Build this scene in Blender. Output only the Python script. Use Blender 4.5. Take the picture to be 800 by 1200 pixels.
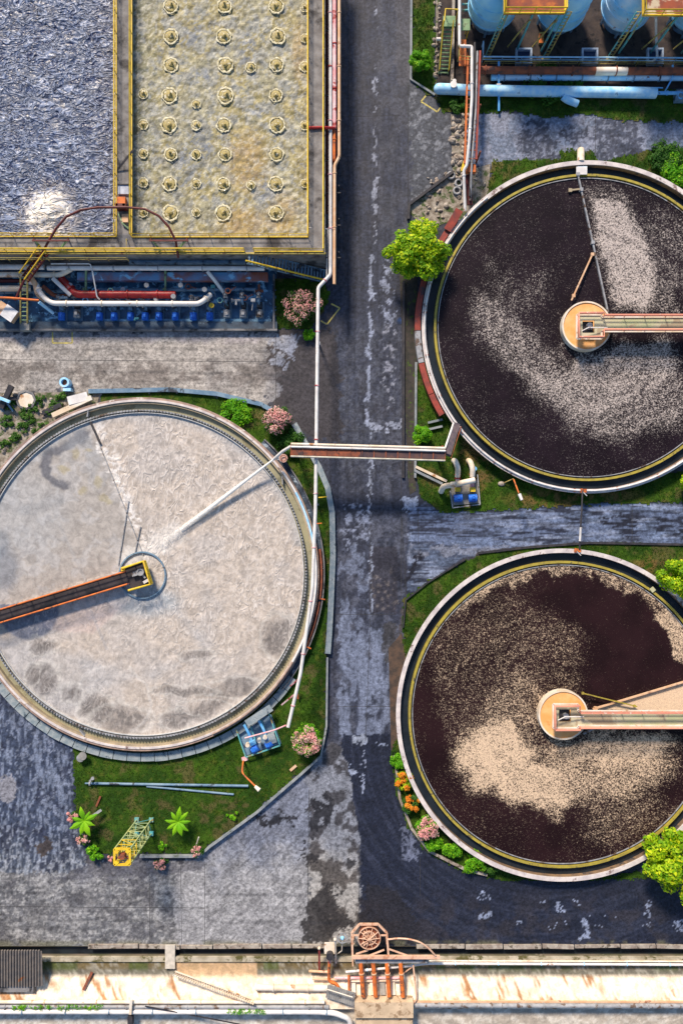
import bpy, math, random
import numpy as np
from mathutils import Vector, Matrix
random.seed(7); RNG = np.random.RandomState(11)
R_ = math.radians
for o in list(bpy.data.objects): bpy.data.objects.remove(o)
scene = bpy.context.scene; COL = scene.collection
# ------------------------------------------------------------------ camera, light, exposure
H = 90.0
cam = bpy.data.objects.new('camera', bpy.data.cameras.new('camera')); COL.objects.link(cam)
cam.location = (0, 0, H); cam.rotation_euler = (0, 0, 0)
cam.data.sensor_fit = 'VERTICAL'; cam.data.sensor_height = 36; cam.data.sensor_width = 24
cam.data.lens = 36 * H / 120; cam.data.clip_end = 3000; scene.camera = cam
SUN_EL, SUN_W = 38, 20            # degrees above the horizon, degrees west of north (image up)
w = bpy.data.worlds.new('World'); scene.world = w; w.use_nodes = True
nt = w.node_tree; bg = nt.nodes['Background']; bg.inputs[1].default_value = 0.1
sky = nt.nodes.new('ShaderNodeTexSky'); sky.sky_type = 'NISHITA'; sky.sun_disc = False
sky.sun_elevation = R_(SUN_EL); sky.sun_rotation = R_(-SUN_W); sky.air_density = 1.3; sky.dust_density = .6; sky.ozone_density = 2.5
nt.links.new(sky.outputs[0], bg.inputs[0])
sl = bpy.data.lights.new('sun', 'SUN'); sl.energy = 4.7; sl.angle = R_(10); sl.color = (1, .85, .68)
so = bpy.data.objects.new('sun', sl); COL.objects.link(so); so.location = (-30, 60, 80)
sd = Vector((math.sin(R_(SUN_W)) * math.cos(R_(SUN_EL)), -math.cos(R_(SUN_W)) * math.cos(R_(SUN_EL)), -math.sin(R_(SUN_EL))))
so.rotation_euler = sd.to_track_quat('-Z', 'Y').to_euler()
vs = scene.view_settings; vs.view_transform = 'Standard'; vs.look = 'None'; vs.gamma = 1; vs.use_curve_mapping = False; vs.exposure = 0.34
# ------------------------------------------------------------------ helpers
def W(px, py, z=0.0):             # plan position (0.1 m units, origin top left) at height z
    f = (H - z) / H
    return Vector(((px - 400) * .1 * f, (600 - py) * .1 * f, z))
def RR(r, z): return r * .1 * (H - z) / H
_T = RNG.rand(256, 256)
def vn(x, y, s=0):
    x = np.asarray(x, float) + s * 17.3; y = np.asarray(y, float) + s * 31.7
    xi = np.floor(x).astype(int); yi = np.floor(y).astype(int); fx = x - xi; fy = y - yi
    fx = fx * fx * (3 - 2 * fx); fy = fy * fy * (3 - 2 * fy)
    g = lambda a, b: _T[a & 255, b & 255]
    return (g(xi, yi) * (1 - fx) + g(xi + 1, yi) * fx) * (1 - fy) + (g(xi, yi + 1) * (1 - fx) + g(xi + 1, yi + 1) * fx) * fy
def fbm(x, y, s=0, o=4):
    t = 0; a = .5; n = 0
    for k in range(o):
        t = t + a * vn(x * 2 ** k, y * 2 ** k, s + k * 3); n += a; a *= .55
    return t / n
def sm(a, b, v): t = np.clip((v - a) / (b - a), 0, 1); return t * t * (3 - 2 * t)
def inpoly(x, y, P):
    r = np.zeros(np.shape(x), bool); n = len(P)
    for i in range(n):
        x0, y0 = P[i]; x1, y1 = P[(i + 1) % n]
        if y0 == y1: continue
        c = ((y0 > y) != (y1 > y)) & (x < (x1 - x0) * (y - y0) / (y1 - y0) + x0)
        r ^= c
    return r
def segd(x, y, a, b):
    dx, dy = b[0] - a[0], b[1] - a[1]; t = np.clip(((x - a[0]) * dx + (y - a[1]) * dy) / (dx * dx + dy * dy + 1e-9), 0, 1)
    return np.hypot(x - a[0] - t * dx, y - a[1] - t * dy)
def pld(x, y, pts): return np.minimum.reduce([segd(x, y, pts[i], pts[i + 1]) for i in range(len(pts) - 1)])

class MB:
    def __init__(s): s.v = []; s.f = []; s.sm = []
    def add(s, V, F, smooth=False):
        n = len(s.v); s.v += [tuple(p) for p in V]; s.f += [tuple(i + n for i in f) for f in F]; s.sm += [smooth] * len(F); return s
    def box(s, c, sz, rz=0, tilt=None):
        hx, hy, hz = sz[0] / 2, sz[1] / 2, sz[2] / 2
        m = Matrix.Rotation(rz, 3, 'Z')
        if tilt is not None: m = m @ Matrix.Rotation(tilt[1], 3, tilt[0])
        V = [Vector(c) + m @ Vector((a * hx, b * hy, d * hz)) for d in (-1, 1) for a, b in ((-1, -1), (1, -1), (1, 1), (-1, 1))]
        return s.add(V, [(3, 2, 1, 0), (4, 5, 6, 7), (0, 1, 5, 4), (1, 2, 6, 5), (2, 3, 7, 6), (3, 0, 4, 7)])
    def beam(s, a, b, wd, ht):      # box from a to b
        a = Vector(a); b = Vector(b); d = b - a; L = d.length
        if L < 1e-6: return s
        d.normalize(); up = Vector((0, 0, 1))
        if abs(d.z) > .95: up = Vector((0, 1, 0))
        sd_ = d.cross(up).normalized(); u = sd_.cross(d).normalized()
        V = [p + sd_ * x * wd / 2 + u * y * ht / 2 for p in (a, b) for x, y in ((-1, -1), (1, -1), (1, 1), (-1, 1))]
        return s.add(V, [(0, 1, 2, 3), (7, 6, 5, 4), (0, 4, 5, 1), (1, 5, 6, 2), (2, 6, 7, 3), (3, 7, 4, 0)])
    def tube(s, pts, r, n=10, r2=None, cap=True):
        pts = [Vector(p) for p in pts]; m = len(pts); V = []; F = []
        d0 = (pts[1] - pts[0]).normalized(); u = d0.orthogonal().normalized()
        for i, p in enumerate(pts):
            d = (pts[min(i + 1, m - 1)] - pts[max(i - 1, 0)]).normalized()
            u = (u - d * u.dot(d)).normalized(); v = d.cross(u)
            rr = r if r2 is None else r + (r2 - r) * i / (m - 1)
            V += [p + (u * math.cos(2 * math.pi * k / n) + v * math.sin(2 * math.pi * k / n)) * rr for k in range(n)]
        for i in range(m - 1):
            for k in range(n):
                k2 = (k + 1) % n; F.append((i * n + k, i * n + k2, (i + 1) * n + k2, (i + 1) * n + k))
        s.add(V, F, True)
        if cap: s.add(V[:n], [tuple(range(n - 1, -1, -1))]); s.add(V[-n:], [tuple(range(n))])
        return s
    def cyl(s, c, r, h, n=20, r2=None): c = Vector(c); return s.tube([c, c + Vector((0, 0, h))], r, n, r2)
    def lathe(s, c, prof, n=24, smooth=False, a0=0, a1=2 * math.pi, closed=True):
        V = []; F = []; full = abs(a1 - a0 - 2 * math.pi) < 1e-6; m = len(prof); N = n if full else n + 1
        for k in range(N):
            a = a0 + (a1 - a0) * k / n
            V += [(c[0] + r * math.cos(a), c[1] + r * math.sin(a), c[2] + z) for r, z in prof]
        for k in range(n):
            k2 = (k + 1) % N
            for i in range(m if closed else m - 1):
                j = (i + 1) % m; F.append((k * m + i, k2 * m + i, k2 * m + j, k * m + j))
        if closed and not full: F += [tuple(range(m - 1, -1, -1)), tuple((N - 1) * m + i for i in range(m))]
        return s.add(V, F, smooth)
    def prism(s, P, z0, z1):
        n = len(P); V = [(p[0], p[1], z0) for p in P] + [(p[0], p[1], z1) for p in P]
        return s.add(V, [tuple(range(n - 1, -1, -1)), tuple(range(n, 2 * n))] + [(i, (i + 1) % n, (i + 1) % n + n, i + n) for i in range(n)])
    def blob(s, c, r, n=8, m=5, jit=.15):
        c = Vector(c); r = r if hasattr(r, '__len__') else (r, r, r); V = []; F = []
        for i in range(m + 1):
            t = math.pi * i / m
            for k in range(n):
                a = 2 * math.pi * k / n; q = 1 + random.uniform(-jit, jit)
                V.append(c + Vector((r[0] * math.sin(t) * math.cos(a) * q, r[1] * math.sin(t) * math.sin(a) * q, r[2] * math.cos(t) * q)))
        for i in range(m):
            for k in range(n): F.append((i * n + k, (i + 1) * n + k, (i + 1) * n + (k + 1) % n, i * n + (k + 1) % n))
        return s.add(V, F, True)
    def build(s, name, mat, parent=None, org=None):
        O = Vector((0, 0, 0))
        if parent is not None: O = Vector(parent.get('_o', (0, 0, 0)))
        elif org is not None: O = Vector(org)
        me = bpy.data.meshes.new(name); me.from_pydata([(x - O.x, y - O.y, z - O.z) for x, y, z in s.v], [], s.f)
        me.polygons.foreach_set('use_smooth', s.sm); me.materials.append(mat); me.validate(); me.update()
        o = bpy.data.objects.new(name, me); COL.objects.link(o)
        if parent is not None: o.parent = parent; o['_o'] = tuple(O)
        else: o.location = O; o['_o'] = tuple(O)
        return o
def tag(o, label=None, cat=None, group=None, kind=None):
    for k, v in (('label', label), ('category', cat), ('group', group), ('kind', kind)):
        if v: o[k] = v
    return o
def thing(name, label, cat, loc=(0, 0, 0), group=None):
    o = bpy.data.objects.new(name, None); COL.objects.link(o); o.location = loc; o['_o'] = tuple(loc); o.empty_display_size = .3
    return tag(o, label, cat, group)
def tree_copy(o, parent=None):
    c = o.copy(); COL.objects.link(c); c.parent = parent
    for ch in list(o.children): tree_copy(ch, c)
    return c
def fillet(P, r, n=5):
    P = [Vector(p) for p in P]; out = [P[0]]
    for i in range(1, len(P) - 1):
        a, b, c = P[i - 1], P[i], P[i + 1]; l1 = (a - b).length; l2 = (c - b).length; q = min(r, l1 * .45, l2 * .45)
        p = b + (a - b).normalized() * q; t = b + (c - b).normalized() * q
        for k in range(n + 1):
            u = k / n; out.append(p * (1 - u) ** 2 + b * 2 * u * (1 - u) + t * u * u)
    out.append(P[-1]); return out
# ------------------------------------------------------------------ materials
def newmat(name):
    m = bpy.data.materials.new(name); m.use_nodes = True; n = m.node_tree; b = n.nodes['Principled BSDF']; return m, n, b
def N_(n, t, **k):
    x = n.nodes.new(t)
    for a, v in k.items():
        if a in x.inputs.keys(): x.inputs[a].default_value = v
        else: setattr(x, a, v)
    return x
def noise(n, scale, detail=4, dist=0, vec=None, rough=.55):
    x = N_(n, 'ShaderNodeTexNoise'); x.inputs['Scale'].default_value = scale; x.inputs['Detail'].default_value = detail
    x.inputs['Distortion'].default_value = dist; x.inputs['Roughness'].default_value = rough
    n.links.new(vec, x.inputs['Vector']); return x.outputs['Fac']
def rng(n, v, a, b, c=0, d=1):
    x = N_(n, 'ShaderNodeMapRange'); x.interpolation_type = 'SMOOTHSTEP'
    for i, q in enumerate((a, b, c, d)): x.inputs[i + 1].default_value = q
    n.links.new(v, x.inputs[0]); return x.outputs[0]
def mix(n, f, a, b, mode='MIX'):
    x = N_(n, 'ShaderNodeMix'); x.data_type = 'RGBA'; x.blend_type = mode
    for s_, q in ((x.inputs[0], f), (x.inputs[6], a), (x.inputs[7], b)):
        if isinstance(q, bpy.types.NodeSocket): n.links.new(q, s_)
        else: s_.default_value = q if not hasattr(q, '__len__') else (tuple(q) + (1,) if len(q) == 3 else q)
    return x.outputs[2]
def mth(n, op, a, b):
    x = N_(n, 'ShaderNodeMath'); x.operation = op
    for s_, q in ((x.inputs[0], a), (x.inputs[1], b)):
        if isinstance(q, bpy.types.NodeSocket): n.links.new(q, s_)
        else: s_.default_value = q
    return x.outputs[0]
def bump(n, b, h, dist, strength=1):
    x = N_(n, 'ShaderNodeBump'); x.inputs['Distance'].default_value = dist; x.inputs['Strength'].default_value = strength
    n.links.new(h, x.inputs['Height']); n.links.new(x.outputs[0], b.inputs['Normal'])
def pos(n): return N_(n, 'ShaderNodeNewGeometry').outputs['Position']
def M(name, c1, c2=None, scale=1.5, rough=.7, bmp=0, metal=0, c3=None, s3=.8, t3=(.54, .62), bs=None, str3=(1, 1, 1), spec=.4):
    m, n, b = newmat(name); p = pos(n); c2 = c2 or tuple(x * .6 for x in c1)
    f = rng(n, noise(n, scale, 5, vec=p), .32, .68); col = mix(n, f, c1, c2)
    if c3:
        mp = N_(n, 'ShaderNodeMapping'); mp.inputs['Scale'].default_value = str3; n.links.new(p, mp.inputs[0])
        col = mix(n, rng(n, noise(n, s3, 6, .3, vec=mp.outputs[0], rough=.65), *t3), col, c3)
    n.links.new(col, b.inputs['Base Color']); b.inputs['Roughness'].default_value = rough; b.inputs['Metallic'].default_value = metal
    b.inputs['Specular IOR Level'].default_value = spec
    if bmp: bump(n, b, noise(n, bs or scale * 4, 5, vec=p), bmp)
    return m
def MV(name, rough=.8, fine=6, amp=(.6, 1.35), bmp=.02, bs=5, spec=.3, lo=None):
    "surface whose own colour pattern comes from the painted colour attribute plus fine grain"
    m, n, b = newmat(name); p = pos(n); at = N_(n, 'ShaderNodeAttribute'); at.attribute_name = 'Col'
    g = rng(n, noise(n, fine, 8, .3, vec=p, rough=.78), .28, .72, *amp); g2 = rng(n, noise(n, fine * .2, 6, .6, vec=p, rough=.7), .3, .7, .75, 1.25)
    gg = mth(n, 'MULTIPLY', g, g2); cb = N_(n, 'ShaderNodeCombineColor')
    for i in range(3): n.links.new(gg, cb.inputs[i])
    n.links.new(mix(n, 1.0, at.outputs['Color'], cb.outputs[0], 'MULTIPLY'), b.inputs['Base Color'])
    b.inputs['Roughness'].default_value = rough; b.inputs['Specular IOR Level'].default_value = spec
    if bmp: bump(n, b, noise(n, bs, 6, .5, vec=p, rough=.65), bmp)
    return m
def contour(n, p, sc, k, lo, hi, st=(1, 1, 1), rot=0, dist=.6, det=3):
    mp = N_(n, 'ShaderNodeMapping'); mp.inputs['Scale'].default_value = st; mp.inputs['Rotation'].default_value = (0, 0, rot); n.links.new(p, mp.inputs[0])
    s_ = mth(n, 'SINE', mth(n, 'MULTIPLY', noise(n, sc, det, dist, vec=mp.outputs[0], rough=.5), k), 0); return rng(n, s_, lo, hi), s_
def MLIQ(name, rough, sc, k, st, rot, lightc, darkc, la, da, bmp, amp=(.95, 1.05), attr=True, det=3, spec=.5, dist=.6):
    "liquid with drawn-out ripple or wrinkle lines on top of its painted colour pattern"
    m = MV(name, rough, 6, amp, 0, spec=spec); n = m.node_tree; b = n.nodes['Principled BSDF']; p = pos(n); src = b.inputs['Base Color'].links[0].from_socket
    l1, s1 = contour(n, p, sc, k, .72, 1, st, rot, dist, det); d1, s2 = contour(n, p, sc * .8, k * .9, .8, 1, st, rot + .25, dist, det)
    if attr:
        at = N_(n, 'ShaderNodeAttribute'); at.attribute_name = 'rip'; la = mth(n, 'MULTIPLY', at.outputs['Fac'], la); da = mth(n, 'MULTIPLY', at.outputs['Fac'], da); hb = mth(n, 'MULTIPLY', s1, at.outputs['Fac'])
    else: hb = s1
    c_ = mix(n, mth(n, 'MULTIPLY', d1, da), src, darkc); c_ = mix(n, mth(n, 'MULTIPLY', l1, la), c_, lightc); n.links.new(c_, b.inputs['Base Color']); bump(n, b, hb, bmp); return m  # bright crests and dark troughs of the ripples are painted into the colour
m_conc = M('concrete', (.34, .33, .31), (.2, .2, .2), 1.2, .85, .02, c3=(.07, .07, .075), s3=.5, t3=(.56, .7))
m_cdark = M('dark weathered concrete', (.13, .13, .145), (.24, .235, .24), 1.1, .85, .03, c3=(.045, .045, .05), s3=.6, t3=(.5, .62))
m_deck = M('walkway concrete', (.15, .14, .14), (.26, .25, .25), .8, .85, .02, c3=(.055, .05, .05), s3=.45, t3=(.5, .66))
m_cope = M('coping concrete', (.7, .64, .62), (.5, .45, .46), 1.2, .7, .015, c3=(.2, .13, .12), s3=.9, t3=(.58, .68))
m_copeb = M('brown stained coping', (.42, .3, .24), (.24, .17, .15), 1.2, .75, .02, c3=(.6, .55, .5), s3=.8, t3=(.6, .68))
m_apron = M('blue grey apron block', (.2, .26, .3), (.33, .37, .39), 1.6, .8, .03, c3=(.06, .09, .12), s3=1.1, t3=(.58, .68))
m_kerb = M('kerb concrete', (.3, .32, .34), (.18, .21, .24), 1.3, .85, .02, c3=(.08, .1, .07), s3=.8, t3=(.6, .7))
m_yel = M('yellow paint', (.82, .58, .03), (.62, .4, .03), 2, .5, c3=(.28, .13, .05), s3=1.6, t3=(.62, .68))
m_yold = M('faded yellow paint', (.55, .43, .12), (.35, .28, .1), 2, .6, c3=(.2, .1, .05), s3=1.5)
m_olive = M('olive weir', (.42, .34, .05), (.3, .24, .05), 1.5, .5, c3=(.12, .1, .05), s3=1.4, t3=(.58, .66))
m_white = M('white pipe paint', (.8, .78, .77), (.62, .6, .6), 1, .45, c3=(.38, .2, .12), s3=.9, t3=(.63, .7))
m_wtan = M('stained cream pipe', (.68, .55, .4), (.8, .75, .68), .7, .5, c3=(.4, .2, .09), s3=.8, t3=(.58, .68))
m_tan = M('tan pipe paint', (.62, .36, .2), (.72, .5, .34), 1, .5, c3=(.3, .13, .07), s3=1, t3=(.58, .68))
m_pink = M('pink pipe paint', (.72, .3, .33), (.75, .55, .58), .8, .5, c3=(.35, .05, .05), s3=.9)
m_red = M('red pipe paint', (.42, .02, .02), (.24, .015, .018), 1.6, .45, c3=(.5, .2, .2), s3=1.3, t3=(.64, .7))
m_orange = M('orange rust paint', (.7, .18, .03), (.45, .11, .03), 1.5, .6, c3=(.16, .06, .03), s3=1)
m_rust = M('rusted steel', (.3, .085, .04), (.16, .055, .035), 1.4, .8, .02, c3=(.07, .04, .04), s3=.9, t3=(.56, .66))
m_rustr = M('red brown duct', (.36, .06, .04), (.22, .045, .035), 1.2, .6, .01, c3=(.09, .05, .06), s3=.6, t3=(.58, .68))
m_maroon = M('maroon pipe', (.13, .02, .02), (.08, .015, .015), 2, .5)
m_blue = M('blue pipe paint', (.08, .36, .8), (.25, .58, .88), 1, .45, c3=(.05, .1, .22), s3=.9, t3=(.6, .68))
m_lblue = M('pale blue pipe paint', (.25, .6, .95), (.55, .8, .97), 1.3, .4, c3=(.1, .25, .45), s3=1.3, t3=(.62, .7))
m_motor = M('blue motor enamel', (.02, .12, .6), (.03, .2, .7), 3, .4, c3=(.02, .03, .08), s3=2.5, t3=(.62, .68))
m_teal = M('teal steel', (.08, .36, .42), (.16, .42, .4), 1.5, .55, c3=(.3, .22, .08), s3=1.5)
m_steelb = M('blue grey steel', (.1, .19, .3), (.2, .3, .4), 1.2, .55, c3=(.03, .04, .06), s3=.8)
m_steel = M('grey steel', (.36, .37, .4), (.22, .23, .25), 1.5, .5, c3=(.12, .08, .06), s3=1.2)
m_dark = M('dark steel', (.022, .022, .03), (.05, .045, .05), 1.5, .55)
m_walk = M('dark walkway plate', (.03, .025, .028), (.055, .045, .05), .8, .6, c3=(.015, .015, .02), s3=.5)
m_green = M('green steel', (.16, .28, .14), (.24, .36, .2), 1.4, .6, c3=(.1, .09, .05), s3=1.2)
m_lgreen = M('pale green deck', (.42, .45, .26), (.55, .5, .36), .5, .65, c3=(.36, .3, .2), s3=.25, t3=(.5, .56))
m_salmon = M('salmon handrail', (.8, .33, .22), (.7, .28, .2), 1.5, .55, c3=(.8, .6, .5), s3=1.5, t3=(.6, .66))
m_hub = M('orange fibreglass disc', (.78, .38, .12), (.86, .5, .22), .8, .5, c3=(.55, .22, .06), s3=.9, t3=(.6, .72))
m_bark = M('bark', (.14, .1, .06), (.08, .06, .04), 3, .9)
m_rubble = M('rubble stone', (.42, .38, .33), (.25, .2, .17), 1.5, .9, .03, c3=(.1, .08, .06), s3=1.3)
m_soilb = M('dark soil', (.028, .022, .025), (.06, .045, .04), .8, .9, .04, c3=(.012, .011, .014), s3=.7)
def leafm(name, c1, c2, c3, sc=.7):
    m, n, b = newmat(name); g = N_(n, 'ShaderNodeNewGeometry'); r = g.outputs['Random Per Island']
    col = mix(n, rng(n, r, .1, .6), c1, c2); col = mix(n, rng(n, r, .75, .95), col, c3)
    col = mix(n, rng(n, noise(n, sc, 2, vec=g.outputs['Position']), .4, .62, 0, .75), col, c1)  # leaf colour carries bright highlights and dark patches for shaded gaps
    b.inputs['Roughness'].default_value = .55; n.links.new(col, b.inputs['Base Color']); b.inputs['Specular IOR Level'].default_value = .25
    tr = N_(n, 'ShaderNodeBsdfTranslucent'); n.links.new(col, tr.inputs[0]); mx = N_(n, 'ShaderNodeMixShader'); mx.inputs[0].default_value = .35
    n.links.new(b.outputs[0], mx.inputs[1]); n.links.new(tr.outputs[0], mx.inputs[2]); n.links.new(mx.outputs[0], n.nodes['Material Output'].inputs[0])
    return m
m_leafy = leafm('yellow green leaves', (.13, .32, .004), (.5, .68, .01), (.88, .86, .03))
m_leafm = leafm('mid green leaves', (.08, .32, .006), (.18, .48, .01), (.4, .65, .02))
m_leafd = leafm('dark green leaves', (.03, .11, .012), (.06, .18, .02), (.12, .27, .03))
m_palm = leafm('palm leaves', (.14, .45, .01), (.28, .6, .01), (.6, .75, .03))
m_pinkf = leafm('pink blossom', (.85, .4, .4), (.9, .58, .55), (.9, .75, .6))
m_orf = leafm('orange blossom', (.8, .25, .02), (.85, .4, .03), (.7, .15, .02))
m_grassb = leafm('grass blades', (.016, .06, .001), (.04, .11, .002), (.12, .17, .01), .25)
m_weed = leafm('weed leaves', (.05, .15, .02), (.09, .22, .03), (.2, .3, .05))
# ------------------------------------------------------------------ painted surfaces
def grid(name, x0, x1, y0, y1, st, z, colf, mat, zf=None, keep=None, label=None, kind='structure', extra=None, smooth=True):
    nx = int(round((x1 - x0) / st)) + 1; ny = int(round((y1 - y0) / st)) + 1
    X, Y = np.meshgrid(np.linspace(x0, x1, nx), np.linspace(y0, y1, ny)); f = .1 * (H - z) / H
    PX = X / f + 400; PY = 600 - Y / f
    Z = np.full(X.shape, z) if zf is None else z + zf(PX, PY)
    idx = np.arange(nx * ny).reshape(ny, nx)
    Q = np.stack([idx[:-1, :-1], idx[:-1, 1:], idx[1:, 1:], idx[1:, :-1]], -1).reshape(-1, 4)
    if keep is not None: Q = Q[keep((PX[:-1, :-1] + PX[1:, 1:]) / 2, (PY[:-1, :-1] + PY[1:, 1:]) / 2).reshape(-1)]
    me = bpy.data.meshes.new(name); me.vertices.add(nx * ny); me.vertices.foreach_set('co', np.stack([X, Y, Z], -1).ravel())
    me.loops.add(Q.size); me.loops.foreach_set('vertex_index', Q.ravel()); me.polygons.add(len(Q))
    me.polygons.foreach_set('loop_start', np.arange(0, Q.size, 4)); me.polygons.foreach_set('loop_total', np.full(len(Q), 4))
    me.polygons.foreach_set('use_smooth', np.full(len(Q), smooth)); me.update()
    if colf:
        c = colf(PX, PY); a = me.attributes.new('Col', 'FLOAT_COLOR', 'POINT')
        a.data.foreach_set('color', np.concatenate([np.clip(c, 0, 1), np.ones(c.shape[:2] + (1,))], -1).astype(np.float32).ravel())
    if extra:
        for k, fn in extra.items():
            a = me.attributes.new(k, 'FLOAT', 'POINT'); a.data.foreach_set('value', fn(PX, PY).astype(np.float32).ravel())
    me.materials.append(mat); o = bpy.data.objects.new(name, me); COL.objects.link(o); return tag(o, label, None, None, kind)
def polar(name, c, R, nr, na, colf, mat, extra=None, zf=None, label=None, kind='structure', r0=0.0, parent=None):
    rr = np.linspace(r0 if r0 else .02, R, nr); aa = np.linspace(0, 2 * math.pi, na, endpoint=False); A, Rr = np.meshgrid(aa, rr)
    X = c[0] + Rr * np.cos(A); Y = c[1] + Rr * np.sin(A); f = .1 * (H - c[2]) / H; PX = X / f + 400; PY = 600 - Y / f
    Z = c[2] + (zf(PX, PY) if zf else 0 * X); i = np.arange(nr * na).reshape(nr, na); j = np.roll(i, -1, 1)
    Q = np.stack([i[:-1], i[1:], j[1:], j[:-1]], -1).reshape(-1, 4)
    me = bpy.data.meshes.new(name); me.vertices.add(nr * na); me.vertices.foreach_set('co', np.stack([X, Y, Z], -1).ravel())
    me.loops.add(Q.size); me.loops.foreach_set('vertex_index', Q.ravel()); me.polygons.add(len(Q))
    me.polygons.foreach_set('loop_start', np.arange(0, Q.size, 4)); me.polygons.foreach_set('loop_total', np.full(len(Q), 4))
    me.polygons.foreach_set('use_smooth', np.full(len(Q), True)); me.update()
    if colf:
        cc = colf(PX, PY); a = me.attributes.new('Col', 'FLOAT_COLOR', 'POINT')
        a.data.foreach_set('color', np.concatenate([np.clip(cc, 0, 1), np.ones(cc.shape[:2] + (1,))], -1).astype(np.float32).ravel())
    for k, fn in (extra or {}).items():
        a = me.attributes.new(k, 'FLOAT', 'POINT'); a.data.foreach_set('value', fn(PX, PY).astype(np.float32).ravel())
    me.materials.append(mat); o = bpy.data.objects.new(name, me); COL.objects.link(o); return tag(o, label, None, None, kind)
def C(*a): return np.array(a, float)
def lay(c, m, col): m = np.clip(m, 0, 1)[..., None]; c[...] = c * (1 - m) + np.asarray(col) * m
# one ground sheet with the drain, bank and pond bed cut as steps along its south side
prof = [(600, 0), (-50.9, 0), (-50.95, -.9), (-52.1, -.9), (-52.15, .02), (-53.4, .02), (-54.05, 0), (-56.3, 1.1), (-57.5, 1.12), (-57.55, -3.2), (-600, -3.2)]
xs = [-600, -60, -30, 0, 30, 60, 600]; V = [(x, y, z) for y, z in prof for x in xs]; n = len(xs)
g = MB().add(V, [(i * n + k, i * n + n + k, i * n + n + k + 1, i * n + k + 1) for i in range(len(prof) - 1) for k in range(n - 1)])
m_ground = M('ground earth', (.16, .13, .1), (.07, .075, .04), .35, .95, .05, c3=(.3, .26, .22), s3=.7, t3=(.58, .7))
tag(g.build('ground', m_ground), None, None, None, 'structure')

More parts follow.
